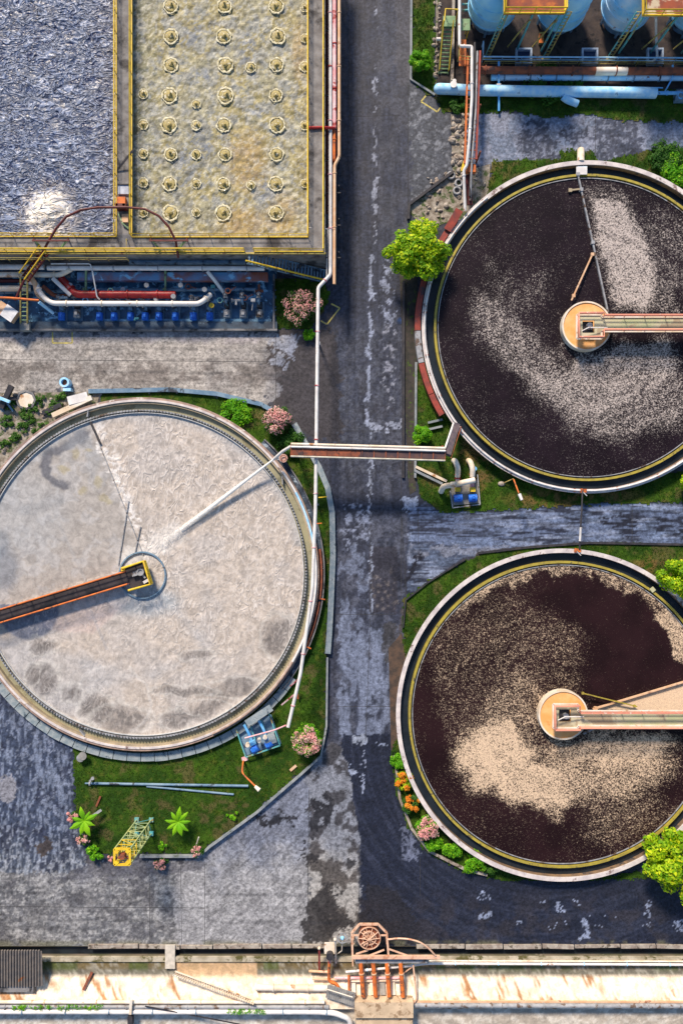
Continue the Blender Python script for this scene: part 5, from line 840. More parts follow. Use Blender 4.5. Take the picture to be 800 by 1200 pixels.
for k in range(4): m.beam(T[k], T[(k + 1) % 4], .22, .2)
m.build('top_frame', m_yel, t); m = MB(); tc = sum(T, Vector()) / 4
for k in range(4):
    p = T[k].lerp(tc, .28); m.box(p, (.4, .4, .28), R_(45))
m.build('corner_plate', m_yel, t); m = MB(); m.cyl(tc - Vector((0, 0, .7)), .3, .8, 12).tube([tc + Vector((-.5, -.3, -.3)), tc + Vector((.4, .5, -.3))], .14, 8).tube([tc + Vector((.5, -.4, -.5)), tc + Vector((-.3, .3, -.3))], .1, 8); m.build('winch', m_rust, t)
for k in range(4): MB().box(B[k] + Vector((0, 0, .15)), (.5, .5, .3)).build('footing', m_teal, t)
pipe('long blue-grey pipe lying on lower lawn with an end flange', [W(106, 918, .25), W(291, 921, .25)], .15, m_steelb, 0, flm=m_steel); pipe('shorter blue-grey pipe lying just below the long one on lawn', [W(172, 921.5, .15), W(274, 931, .15)], .12, m_steelb, 0)
t = thing('hydrant', 'grey pipe elbow standing at left end of the long lawn pipe', 'pipe elbow', W(109, 914)); MB().cyl(W(109, 912, 0), .14, 1.0, 10).cyl(W(109, 912, 1.0), .2, .1, 10).build('riser', m_steel, t); MB().tube([W(100, 918, .35), W(112, 918, .35)], .1, 8).build('spur', m_steelb, t); MB().tube([W(105, 918, .3), W(106.5, 918, .3)], .3, 10).build('flange', m_steel, t)
t = thing('lamp_post', 'orange bent lamp pole with cream lamp on lower lawn', 'lamp post', W(286, 890)); MB().tube(fillet([W(285.5, 892, 0), W(285, 892, 1.0), W(283.5, 906, 2.2), W(301, 923, 3.6)], .5), .1, 8).build('pole', m_orange, t); MB().tube([W(299, 921.5, 3.5), W(304, 926, 3.7)], .18, 8, .26).build('lamp', m_wtan, t); MB().box(W(287, 889, .1), (.7, .5, .2), .3).build('base', m_pink, t)
# pump skid by the pale tank
t = thing('pump_skid', 'blue framed pump skid beside the lower right rim of pale tank', 'pump', W(305, 860)); o = W(303, 861, 0); an = R_(19); m3 = Matrix.Rotation(an, 3, 'Z'); L_ = lambda x, y, z: o + m3 @ Vector((x, y, z))
MB().box(L_(0, 0, .08), (4.4, 3.6, .16), an).build('base', m_steelb, t); m = MB()
for a, b in (((-2.1, -1.8), (2.1, -1.8)), ((2.1, -1.8), (2.1, 2.2)), ((-2.1, -1.8), (-2.1, 1.6)), ((-.4, -.2), (-.4, 2.0)), ((1, 0), (1, 2.2))): m.beam(L_(*a, .75), L_(*b, .75), .14, .14)
m.build('frame', m_teal, t)
for x in (-1.2, .55):
    m = MB(); m.tube([L_(x, -1.35, .7), L_(x + .8, -1.15, .7)], .42, 14); m.box(L_(x + .3, -1.2, 1.1), (.4, .4, .25), an); m.build('motor', m_motor, t); MB().tube([L_(x + .4, -.7, .7), L_(x + .4, -.2, .7)], .4, 14).tube(fillet([L_(x + .4, -.2, .8), L_(x + .4, .6, 1.0), L_(x + .2, 1.9, 1.0)], .3), .17, 10).build('casing', m_blue, t)
for x, y in ((-1.35, -.4), (.1, -.35), (.85, -.25)): MB().cyl(L_(x, y, .9), .26, .45, 14).build('pot', m_wtan, t)
MB().box(L_(1.3, -.7, .6), (1.3, 1.1, .9), an).build('cabinet', m_apron, t)
bar('slab', 'long pale concrete slab bridging skid and the pale tank rim', 'slab', W(289, 848, 1.5), W(318, 829, 1.5), .8, .2, m_apron); pipe('thin pink pipe crossing over the blue pump skid', [W(287, 865, 1.9), W(322, 855.5, 2.4), W(335, 850, 3.4)], .09, m_pink, 0)
# ------------------------------------------------------------------ pump set and bits by upper dark tank
t = thing('pump_set', 'two blue motor pumps with cream bent pipes on a small concrete pad', 'pump', W(543, 574)); MB().box(W(545, 577, .14), (3.3, 2.8, .18), R_(5)).build('pad', m_conc, t)
for x in (535.5, 552.5):
    o = W(x, 583, 0); m = MB(); m.tube([o + Vector((-.5, -.1, .75)), o + Vector((.45, 0, .75))], .42, 16)
    for k in range(5): m.tube([o + Vector((-.42 + k * .18, -.1, .75)), o + Vector((-.37 + k * .18, -.1, .75))], .48, 16)
    mo_ = m.build('motor', m_motor, t); MB().box(o + Vector((0, 0, 1.2)), (.3, .3, .2)).build('terminal_box', m_motor, mo_); MB().box(o + Vector((-.05, .9, .7)), (.55, .5, .9)).build('coupling', m_yel, t)
    MB().tube(fillet([o + Vector((-.1, 1.2, .8)), o + Vector((-.1, 2.4, .9))], .3), .24, 12).build('red_pipe', m_pink, t); m = MB()
    for k in range(3): m.tube([o + Vector((-.1, 1.7 + k * .45, .85)), o + Vector((-.1, 1.8 + k * .45, .85))], .38, 12)
    m.build('flange', m_red, t); MB().tube(fillet([o + Vector((-.1, 2.4, .9)), o + Vector((-.1, 3.3, 1.3)), o + Vector((-.4, 4.2, 1.1)), o + Vector((-.45, 4.3, .3))], .5), .32, 12).build('elbow_pipe', m_wtan, t)
MB().tube(fillet([W(556, 562.5, 1.6), W(528, 568.5, 1.6), W(519, 570, 1.5), W(516.5, 576, .3)], .6), .33, 12).build('manifold', m_wtan, t); m = MB(); m.beam(W(530, 595, .4), W(562, 591, .4), .14, .14).beam(W(562, 591, .4), W(559, 556, .4), .14, .14).beam(W(530, 595, .4), W(527, 575, .4), .14, .14); m.build('frame', m_steel, t)
t = thing('drum', 'small blue drum above the cream bent pipes', 'drum', W(555, 549.5)); MB().cyl(W(555, 549.5, 0), .25, .6, 12).build('drum', m_blue, t); bar('concrete_beam', 'upper of two long concrete beams lying left of the pump set', 'beam', W(487, 547, .35), W(523, 564, .35), .3, .3, m_wtan); bar('concrete_beam', 'lower of two long concrete beams lying left of the pump set', 'beam', W(485, 551, .3), W(518, 567, .3), .28, .3, m_kerb)
for i, y in enumerate((493.5, 501.5)): bar('concrete_sleeper', '%s short concrete sleeper beside the small round bush' % ('upper' if i == 0 else 'lower'), 'sleeper', W(501, y + 2, .3), W(518, y - 2, .3), .25, .25, m_kerb)
t = thing('lamp_post', 'orange leaning lamp pole with white lamp below upper dark tank', 'lamp post', W(601, 563)); MB().tube([W(601.5, 562, 1.2), W(609, 582, 2.8)], .09, 8).build('pole', m_orange, t); MB().tube([W(608, 579, 2.7), W(611, 586, 2.9)], .22, 8, .17).build('lamp', m_white, t); MB().tube([W(601, 561, 1.2), W(590, 566, .3)], .06, 6).build('stay', m_yold, t)
t = thing('rock', 'pale flat stone on the grass left of the leaning lamp', 'rock', W(587, 567)); MB().blob(W(587, 567, .1), (.45, .32, .2), 8, 5).build('rock', m_rubble, t)
pipe('thin dark and white pipe crossing the side road between dark tanks', [W(682, 574, 1.7), W(681, 600, 2.2), W(679.5, 622, 2.2), W(678.5, 644, 1.7)], .1, m_dark, 0); t = thing('pipe_sleeve', 'white sleeve on the thin pipe across the side road', 'sleeve', W(679.5, 630, 2.2)); MB().tube([W(680, 618, 2.22), W(679, 634, 2.0)], .13, 8).build('sleeve', m_white, t)
for p, lb in (((683, 575), 'red rusty clamp on lower rim of upper dark tank'), ((676, 645), 'red rusty clamp on top rim of lower dark tank')): t = thing('clamp', lb, 'clamp', W(*p, 1.4)); MB().box(W(*p, 1.55), (.7, .4, .3)).box(W(p[0] - 2, p[1], 1.7), (.2, .5, .2)).build('clamp', m_orange, t); MB().tube([W(p[0] - 3, p[1] - 1, 1.7), W(p[0] + 4, p[1] + 6, 1.6)], .06, 6).build('lever', m_white, t)
# rubble corner, beam, tyre, drum
m = None
t = thing('blue_drum', 'light blue open drum at the lower edge of grey concrete road', 'drum', W(79, 450)); MB().lathe(W(79, 449.5, 0), [(.36, 0), (.58, 0), (.58, 1.0), (.36, 1.0)], 20).build('drum', m_lblue, t); MB().cyl(W(79, 449.5, 0), .36, .6, 14).build('contents', m_rust, t); MB().box(W(80, 457, .5), (.9, .35, .8)).build('bracket', m_lblue, t)
bar('trough', 'long pale trough of white slabs above the pale tank rim', 'trough', W(62, 487, .6), W(108, 466, .8), .55, .4, m_wtan); bar('slab', 'broad white slab lying at top left of the pale tank', 'slab', W(80, 470, .9), W(103, 464, .9), 1.0, .15, m_white); bar('wooden_plank', 'dark broken plank in rubble left of the white slab', 'plank', W(50, 484, .3), W(72, 474, .5), .5, .12, m_dark)
bar('steel_beam', 'bright blue steel bar at the left edge of the rubble corner', 'beam', W(-8, 463, 1.2), W(12, 471, 1.2), .35, .3, m_lblue); bar('steel_beam', 'dark steel beam leaning at left edge above the blue bar', 'beam', W(14, 452, 1), W(2, 478, .6), .6, .4, m_dark)
for i in range(6): bar('scrap_bar', 'dark scrap steel bar in the heap at the left edge, piece %d from the left' % (i + 1), 'scrap', W(-6 + i * 3, 455 + random.uniform(0, 20), .3 + .1 * i), W(4 + i * 3, 462 + random.uniform(0, 26), .4), random.uniform(.15, .4), .2, m_dark if i % 2 else m_steelb)['group'] = 'scrap bars in the left heap'
t = thing('manhole', 'rounded octagonal concrete pit cover in the rubble corner', 'manhole', W(32, 468)); MB().lathe(W(32, 469, 0), [(.95, .05), (1.2, .05), (1.2, .4), (.95, .4)], 8).build('frame', m_cdark, t); MB().lathe(W(32, 469, 0), [(.01, .05), (.95, .05), (.95, .3), (.01, .3)], 8).build('cover', m_wtan, t)
def rocks(area, n, lab, grp, mat, smin=.12, smax=.45):
    pr = None
    for i in range(n):
        for _ in range(50):
            x, y = random.uniform(*area[:2]), random.uniform(*area[2:])
            if math.hypot(x - 166, y - 673) > 214 and math.hypot(x - 689, y - 383) > 206: break
        s_ = random.uniform(smin, smax); p = W(x, y, .06)
        if pr is None or i < 3: pr = MB().blob((0, 0, 0), (1, .75, .6), 8, 5, .22).build('rock', mat); tag(pr, lab, 'rock', grp); o = pr
        else: o = pr.copy(); COL.objects.link(o)
        o.location = p; o.scale = (s_, s_ * random.uniform(.7, 1.2), s_); o.rotation_euler = (0, 0, random.uniform(0, 6.28))
rocks((0, 78, 462, 540), 46, 'pale rubble lump strewn in the corner above the pale tank', 'rubble lumps in the left corner', m_rubble); rocks((529, 548, 134, 205), 44, 'pale rubble lump beside the rusty pipe rack', 'rubble lumps by the pipe rack', m_rubble, .15, .5); rocks((500, 570, 200, 258), 40, 'brown rubble lump near the foot of the rusty pipe rack', 'rubble lumps at rack foot', m_rubble, .12, .4); rocks((508, 517, 0, 95), 30, 'pale stone in the strip beside the green stair', 'stones by the green stair', m_rubble, .15, .4)
for i, (x, y) in enumerate(((567 - 39, 206), (537, 215), (535, 224))): t = thing('tyre', 'old grey tyre lying by the rack foot, %s of three' % ('upper left', 'middle', 'lowest')[i], 'tyre', W(x, y)); MB().lathe(W(x, y, .1), [(.28, 0), (.5, .02), (.52, .14), (.46, .24), (.28, .24)], 20, True).build('tyre', m_steel, t)
# ------------------------------------------------------------------ tank farm (top right)
m_tank = M('sky blue tank paint', (.2, .6, .97), (.42, .78, .98), .4, .35, 0, c3=(.15, .42, .75), s3=.5, t3=(.6, .7)); m_tankw = M('flaking white blue tank paint', (.7, .84, .95), (.22, .6, .95), .5, .5, .01, c3=(.25, .08, .06), s3=2.2, t3=(.62, .66))
def storage(px, py, r, lab, mat):
    c = W(px, py, 0); t = thing('storage_tank', lab, 'tank', c, 'blue storage tanks'); hh = 5.6; R = r
    prof = [(R * .55, .9), (R * .85, 1.3), (R, 2.0), (R, hh), (R * .97, hh + .5), (R * .82, hh + 1.1), (R * .5, hh + 1.6), (.02, hh + 1.8)]
    MB().lathe((c.x, c.y, 0), prof, 48, True, closed=False).build('shell', mat, t); MB().lathe((c.x, c.y, 0), [(R * .3, 0), (R * .7, 0), (R * .7, .95), (R * .3, .95)], 24).build('skirt', m_steelb, t)
    for k in range(3): MB().lathe((c.x, c.y, 2.2 + k * 1.5), [(R, 0), (R + .05, 0), (R + .05, .1), (R, .1)], 48).build('band', mat, t)
    for k in range(6): a = 2 * math.pi * k / 6 + .3; MB().box((c.x + R * .8 * math.cos(a), c.y + R * .8 * math.sin(a), .55), (.25, .25, 1.1), a).build('leg', m_steelb, t)
    return t
storage(572, 22, 2.75, 'blue storage tank at left beside the green stair', m_tank); storage(651, 22, 2.85, 'blue storage tank in the middle between the two rusty platforms', m_tank); storage(725, 22, 2.85, 'blue storage tank with flaking paint partly under right platform', m_tankw); storage(803, 22, 2.85, 'blue storage tank cut by the right edge', m_tank); storage(881, 22, 2.85, 'blue storage tank beyond the right edge of the view', m_tank)
def platform(x0, x1, y1, lab):
    z = 7.6; t = thing('platform', lab, 'platform', W((x0 + x1) / 2, 10, 0)); a, b = W(x0, y1, z), W(x1, -70, z); MB().box(((a.x + b.x) / 2, (a.y + b.y) / 2, z - .1), (b.x - a.x, b.y - a.y, .2)).build('deck', M('rusty deck plate', (.3, .07, .03), (.14, .05, .04), .6, .75, .01, c3=(.5, .42, .3) if x0 > 700 else (.42, .12, .03), s3=.4, t3=(.5, .6)), t)
    L = [W(x0, -70, z), W(x0, y1, z), W(x1, y1, z), W(x1, -70, z)]; up = Vector((0, 0, 1.05)); MB().tube([p + up for p in L], .1, 8).build('top_rail', m_yel, t); MB().tube([p + up * .5 for p in L], .07, 6).build('mid_rail', m_yel, t); m = MB(); [m.beam(L[i] + up * .1, L[i + 1] + up * .1, .1, .22) for i in range(3)]; m.build('toe_board', m_yel, t)
    for i in range(3):
        for k in range(4): MB().cyl(L[i].lerp(L[i + 1], k / 4), .06, 1.05, 6).build('post', m_yel, t)
    xs_ = (x0 + 4, (x0 + x1) / 2, x1 - 4)
    for i, x in enumerate(xs_):
        p = W(x, y1 - 3, z - .2); MB().beam(p, (p.x - .25, p.y + .1, 0), .18, .18).build('leg', m_teal, t)
        if i: MB().beam(p + Vector((.2, 0, 0)), (p.x - 1.4, p.y + .3, .5), .12, .12).build('brace', m_yold, t)
    MB().beam(W(x0, y1 - 2, z - .35), W(x1, y1 - 2, z - .35), .16, .3).build('edge_beam', m_teal, t); return t
platform(590, 661, 16, 'rusty red platform with yellow rails between the left blue tanks'); platform(752, 840, 18.5, 'rusty cream platform with yellow rails at the right edge')
for i, (x, y) in enumerate(((577, 20), (650, 20), (731, 20))): # leaning ladders
    t = thing('ladder', ('teal and yellow ladder on the left blue tank', 'teal and yellow ladder on the middle blue tank', 'yellow and teal ladder on the flaking blue tank')[i], 'ladder', W(x, 45)); a = W(x + 12, 18, 6); 
    for k, (dx, mt) in enumerate(((0, m_teal), (.5, m_yold))): MB().beam((a.x + dx, a.y, 6.6), (a.x + dx - .9, a.y - 1.1, .1), .12, .12).build('rail', mt, t)
    for u in [k / 14 for k in range(15)]: MB().beam((a.x - .9 * u, a.y - 1.1 * u, 6.6 - 6.5 * u), (a.x + .5 - .9 * u, a.y - 1.1 * u, 6.6 - 6.5 * u), .06, .06).build('rung', m_yold, t)
    MB().box((a.x - .6, a.y - 1.2, .12), (1, .35, .2)).build('foot', m_yold, t)
for i, x in enumerate((613, 690, 766.5)):
    t = thing('sump', ('left', 'middle', 'right')[i] + ' square dark sump with a pale blue rim above the pipe railing', 'sump', W(x, 68)); m = MB(); o = W(x, 67, .25)
    for dx, dy, sx, sy in ((-.85, 0, .2, 1.6), (.85, 0, .2, 1.6), (0, .85, 1.9, .2), (0, -.85, 1.9, .2)): m.box((o.x + dx, o.y + dy, .28), (sx, sy, .5 - abs(dx) * .01))
    m.build('rim', M('pale blue rim', (.45, .55, .7), (.3, .38, .5), 2, .6) if i == 0 else bpy.data.materials['pale blue rim'], t); MB().box((o.x, o.y, .06), (1.5, 1.5, .1)).build('grating', M('dark blue grating', (.02, .04, .1), (.03, .06, .14), 4, .5) if i == 0 else bpy.data.materials['dark blue grating'], t)
t = thing('sump', 'small black square hole right of the middle sump', 'hole', W(727, 67)); MB().box(W(727, 67, .1), (.8, .7, .12)).build('cover', m_dark, t)
t = thing('bollard', 'small orange box on dark soil between tanks', 'box', W(633.5, 45)); MB().box(W(633.5, 45, .4), (.45, 1.0, .8)).build('box', m_yold, t); MB().box(W(633.5, 45, .84), (.5, 1.05, .06)).build('lid', m_orange, t)
railing('pale blue and yellow railing along the sump yard', [W(564, 55, .3), W(564, 73, .3), W(900, 75, .3)], m_lblue, r=.09, toe=False); railing('faded yellow railing just below the pale blue one', [W(566, 76.5, .3), W(900, 78, .3)], m_yold, h=.8, r=.06, toe=False)
pipe('long rusty brown pipe under the sump yard railing', [W(543, 82, 1.5), W(900, 84.5, 1.5)], .42, m_rust, 5, sup=[W(x, 83, 1.1) for x in (600, 680, 760)]); t = thing('pipe_wrap', 'pale patch wrapped on the long rusty pipe', 'pipe wrap', W(715, 83.5, 1.5)); MB().tube([W(697, 83.5, 1.5), W(734, 83.6, 1.5)], .45, 14).build('wrap', m_wtan, t)
pipe('pale blue flaking pipe behind the rusty pipe', [W(575, 90.5, .8), W(900, 91, .8)], .38, m_tankw, 3, flm=m_steelb)
pipe('thick sky blue pipe along the grass with a blunt left end', [W(514, 104, .9), W(560, 106, .9), W(768, 109, .9)], .6, m_lblue, 0, n=18, sup=[W(x, 107, .5) for x in (540, 620, 700)]); pipe('thin blue pipe continuing from the right end of thick blue pipe', [W(766, 109, .9), W(900, 109, .9)], .2, m_blue, 3); t = thing('valve', 'rounded pale blue valve end at the left tip of thick blue pipe', 'valve', W(513, 104, .9)); MB().blob(W(514, 104, .9), (.62, .6, .6), 16, 10, 0).build('end_dome', m_lblue, t); MB().cyl(W(531, 99, .9), .22, .8, 12).cyl(W(531, 99, 1.7), .4, .1, 12).build('handwheel', m_white, t)
pipe('short fat blue pipe stub angled below the thick blue pipe', [W(659, 113, .9), W(664, 117, .8), W(676, 121.5, .5)], .42, m_lblue, 0, n=14, bend=.4); pipe('thin blue line above the thick blue pipe near its right end', [W(735, 102, .8), W(776, 103, .8)], .08, m_blue, 0)
t = thing('post', 'tall bright blue post at left of sump yard railing', 'post', W(584, 128)); MB().beam(W(584, 72, 1.6), W(584, 130, .4), .22, .22).build('post', m_blue, t); MB().box(W(584, 99, 1.3), (.5, .15, .15)).build('bracket', m_white, t); t = thing('post', 'bright blue post with slanting stay near the right edge', 'post', W(788, 90)); MB().beam(W(787.5, 76, 1.6), W(787.5, 91, 1.3), .18, .18).beam(W(788, 90, 1.3), W(778, 108, .5), .16, .16).build('post', m_blue, t)
t = thing('blue_machine', 'small blue valve set at right end of the grass strip', 'valve', W(797, 112)); MB().box(W(797, 113, .5), (1.4, 1.2, .8)).cyl(W(797, 112, .9), .3, .5, 10).build('body', m_steelb, t); MB().lathe(W(797, 112, 1.5), [(.3, 0), (.4, 0), (.4, .07), (.3, .07)], 14).build('handwheel', m_blue, t)
pipe('white drain pipe bending down from the right platform', [W(768, 20, 6.5), W(768, 40, 2), W(769.5, 68, .9), W(764, 72, .9), W(757, 73, .9)], .14, m_white, 0, bend=.3)
# green stair and pipe rack
stair('green stair with yellow rails beside the blue tanks', W(524, 30, 2.6), W(519, 87, .1), 1.1, M('green tread', (.2, .32, .16), (.12, .2, .1), 2, .6), m_yel, 12, True, .06)
t = thing('platform', 'pale green square landing at the top of green stair', 'platform', W(527, 24)); MB().box(W(526, 25, 2.7), (1.4, 1.2, .12)).build('deck', m_green, t); MB().box(W(543, 29, 2.7), (1.4, 1.3, .12)).build('side_deck', m_green, t); L = [W(519, 31, 2.7), W(520.5, 17, 2.7), W(535, 18, 2.7)]; MB().tube([p + Vector((0, 0, 1)) for p in L], .07, 8).build('handrail', m_yel, t)
for p in L + [W(549, 34, 2.7), W(549, 23, 2.7)]: MB().cyl((p.x, p.y, 0), .06, 3.7 if p in L else 2.7, 6).build('post', m_yel, t)
railing('yellow railing dropping beside the white pipe to the rack head', [W(537, -60, 2.6), W(536, 72, 2.6), W(549, 73.5, 2.6)], m_yold, r=.06, toe=False)
pipe('white pipe jogging right then running down along the pipe rack', [W(538, -80, 3.6), W(538, 54, 3.6), W(552.5, 54.5, 3.6), W(552.5, 115, 3.5), W(549.5, 165, 3.3), W(546.5, 194, 3), W(543, 200, 2.8), W(544.5, 247, 1.9)], .17, m_white, 5, bend=.2)
t = thing('pipe_rack', 'orange rusty ladder frame rack carrying pipes over the gravel road', 'rack', W(554, 140))
for a, b, mt in (((548, 62), (544, 192), m_orange), ((562, 60), (557.5, 187), m_rustr)): MB().beam(W(*a, 3.0), W(*b, 2.8), .2, .3).build('rail', mt, t)
for k in range(13): y = 66 + k * 10; MB().beam(W(548 - k * .3, y, 2.85), W(562 - k * .35, y, 2.85), .1, .1).build('rung', m_rust, t)
for y in (75, 130, 184):
    for x in (546, 560): MB().box(W(x, y, 1.4), (.18, .18, 2.8)).build('leg', m_rust, t)
pipe('dark grey pipe in the middle of the rusty rack', [W(556, 50, 3.15), W(555, 120, 3.1), W(550, 230, 2)], .14, m_dark, 0, bend=.3); pipe('steel pipe right of the dark one in the rusty rack', [W(559, 60, 3.15), W(557, 130, 3), W(552.5, 190, 2.8), W(550.5, 235, 1.8)], .12, m_steel, 0, bend=.3)
t = thing('tray', 'rusty brown plate at the head of the rack by the white pipe', 'plate', W(541, 62)); MB().box(W(541.5, 62, 2.2), (.8, 3.0, .1)).build('plate', m_orange, t); t = thing('collector_box', 'small orange box where the rack ends above upper dark tank', 'box', W(551, 198)); MB().box(W(551, 198, 2.2), (1.1, .9, .6)).build('box', m_orange, t); MB().box(W(543, 194, 2.2), (.4, 1.4, .3), -.3).build('arm', m_yel, t)
bar('chute', 'red brown chute slanting from the rack foot to the tank rim', 'chute', W(538, 246, 1.9), W(524, 270, 1.4), .9, .3, m_rustr); bar('steel_beam', 'dark rust beam lying under the white pipe at the tank rim', 'beam', W(548, 205, 1.6), W(550, 240, 1.4), .6, .35, m_maroon)
t = thing('garden_wall', 'pale broken wall strip left of the blue tanks', 'wall', W(531, 50)); MB().beam(W(532, -60, .4), W(529, 96, .4), .3, .8).build('wall', m_rubble, t); pipe('short white pipe poking out left of green stair', [W(511, 46, .6), W(517, 46, .6)], .2, m_white, 0); pipe('teal pipe beside the left blue tank near the top', [W(541, 5, 2), W(549, 5, 2)], .12, m_teal, 0); pipe('second teal pipe just below the first near left blue tank', [W(541, 12, 2), W(549, 12, 2)], .12, m_teal, 0)
# ------------------------------------------------------------------ drain, embankment and intake (bottom)
def drain_lining():
    t = thing('drain_wall', 'broken pale concrete lip along the road side of the drain', 'wall', W(400, 1109)); x = -90; k = 0
    while x < 900:
        L = random.uniform(30, 60); skip = (x < 62) or 395 < x + L * .5 < 470
        if not skip: MB().beam(W(x, 1109 + random.uniform(-.6, .6), .12), W(x + L - 1.5, 1109 + random.uniform(-.8, .8), .12), random.uniform(.3, .5), .26).build('slab', m_rubble, t)
        x += L
    t = thing('drain_wall', 'mossy pale wall along the bank side of the drain', 'wall', W(400, 1124)); MB().beam(W(-90, 1123.6, .15), W(900, 1123.6, .15), .55, .3).build('wall', M('mossy pale wall', (.5, .45, .36), (.3, .26, .18), .8, .85, .03, c3=(.1, .09, .03), s3=.7, t3=(.5, .62)), t)
drain_lining()
a = MB().add([(-90, -52.12, -.6), (90, -52.12, -.6), (90, -50.97, -.6), (-90, -50.97, -.6)], [(0, 1, 2, 3)]); tag(a.build('water', m_chan), 'black water in the narrow drain', None, None, 'structure')
def bank_col(x, y):
    n1 = fbm(x / 12, y / 6, 3); n2 = fbm((x - y * .5) / 5, y / 30, 9, 4); n3 = fbm(x / 3, y / 3, 19); c = np.zeros(x.shape + (3,)) + C(.86, .76, .62); lay(c, sm(.5, .65, n1) * .5, C(.74, .55, .4)); lay(c, sm(.54, .62, n2) * sm(.4, .55, fbm(x / 40, y / 60, 29)) * .9, C(.36, .15, .04)); lay(c, sm(.6, .7, n3) * .5 * sm(1160, 1170, y), C(.5, .28, .12))
    lay(c, sm(1146, 1142, y + (n3 - .5) * 6), C(.16, .15, .12)); lay(c, sm(1138, 1132, y + (n1 - .5) * 6) * .7, C(.16, .11, .03)); lay(c, sm(1146, 1140, y) * sm(.55, .62, n3) * .6, C(.42, .4, .34)); lay(c, sm(.5, .58, fbm(x / 16, 0 * y, 39)) * sm(1140, 1134, y) * .7, C(.06, .1, .02)); lay(c, (x > 205) * (x < 300) * sm(1150, 1144, y) * .8, C(.62, .42, .25)); return c
V = []
ys_ = [-52.2, -52.6, -53.0, -53.4, -53.72, -54.05, -54.5, -55.0, -55.5, -56.0, -56.3, -56.8, -57.48]; zs = [.06, .06, .06, .05, .05, .05, .27, .515, .76, 1.0, 1.16, 1.17, 1.18]
xs_ = np.arange(-55, 55.01, .25); X, Y = np.meshgrid(xs_, ys_); Zg = np.repeat(np.array(zs)[:, None], len(xs_), 1) + (fbm(X, Y * 2, 5) - .5) * .06
m = MB(); i = np.arange(X.size).reshape(X.shape); F = [(int(i[r, k]), int(i[r + 1, k]), int(i[r + 1, k + 1]), int(i[r, k + 1])) for r in range(X.shape[0] - 1) for k in range(X.shape[1] - 1)]; m.add(list(zip(X.ravel(), Y.ravel(), Zg.ravel())), F, True)
o = m.build('embankment', MV('rust stained bank', .8, 6, (.85, 1.15), .03, 4)); tag(o, None, None, None, 'structure'); f_ = .1 * (H - Zg) / H; cc = bank_col(X / f_ + 400, 600 - Y / f_); at = o.data.attributes.new('Col', 'FLOAT_COLOR', 'POINT'); at.data.foreach_set('color', np.concatenate([cc, np.ones(X.shape + (1,))], -1).astype(np.float32).ravel())
def pond_col(x, y):
    d = (fbm(x / 20, y / 12, 2) - .5) * 22; n = fbm((x + d) / 8, (y + d) / 4, 7); c = np.zeros(x.shape + (3,)) + C(.45, .4, .34); lay(c, sm(.5, .64, n) * .7, C(.66, .62, .56)); lay(c, sm(.46, .36, n) * .4, C(.3, .26, .22)); lay(c, (x < 300) * sm(.4, .6, fbm(x / 3, y / 3, 8)) * .6, C(.72, .7, .66)); return c
grid('water', -58, 58, -68, -57.56, .2, .3, pond_col, MV('beige swirling pond', .4, 6, (.85, 1.15), .03, 3, spec=.4), label='beige swirling pond water along the bottom')
pipe('cream pipe along foot of the bank at the left', [W(-100, 1174, 1.5), W(380, 1174.5, 1.5)], .2, m_wtan, 6, flm=m_tan); pipe('white and blue pipe below the cream pipe at the left', [W(-100, 1185, 1.4), W(370, 1185.5, 1.4), W(392, 1187, 1.4), W(410, 1194, 1.2), W(411, 1215, .8)], .3, m_white, 5, flm=m_steelb); pipe('violet grey pipe between the cream and white pipes', [W(-100, 1179.5, 1.4), W(385, 1180, 1.4)], .25, m_pink if False else m_steel, 7)
pipe('grey steel pipe along foot of the bank at the right', [W(484, 1178, 1.45), W(900, 1179, 1.45)], .26, m_steel, 6); bar('bank_edge', 'brown timber edge under the right half of bank', 'edging', W(484, 1173.5, 1.3), W(900, 1174, 1.3), .2, .2, m_tan)
t = thing('bracket', 'dark upright pipe bracket crossing the pipes at bottom left', 'bracket', W(154, 1185)); MB().beam(W(154, 1171, 1.9), W(153, 1188, 1.8), .3, .3).build('arm', m_wtan, t); MB().box(W(153.5, 1195, 1.3), (.55, 1.1, .8)).build('foot', m_dark, t)
bar('cable', 'thin dark cable trailing from the bracket to the right', 'cable', W(170, 1179, 1.9), W(300, 1204, 1.0), .1, .1, m_dark); bar('timber', 'dark rusty timber lying down the bank slope at left', 'timber', W(108, 1139, .3), W(98, 1160, .95), .3, .15, m_rust)
for i, (x0, x1) in enumerate(((15, 62), (66, 120), (268, 312))):
    t = thing('moss', 'green moss strip on the pipes, %s of three along bottom left' % ('first', 'second', 'third')[i], 'moss', W((x0 + x1) / 2, 1181, 1.6)); m = MB(); [leafmesh(m, W(random.uniform(x0, x1), random.uniform(1179, 1183) + (5 if i == 2 else 0), 1.7), 10, .22, .16) for _ in range(44)]; m.build('leaves', m_leafm, t)
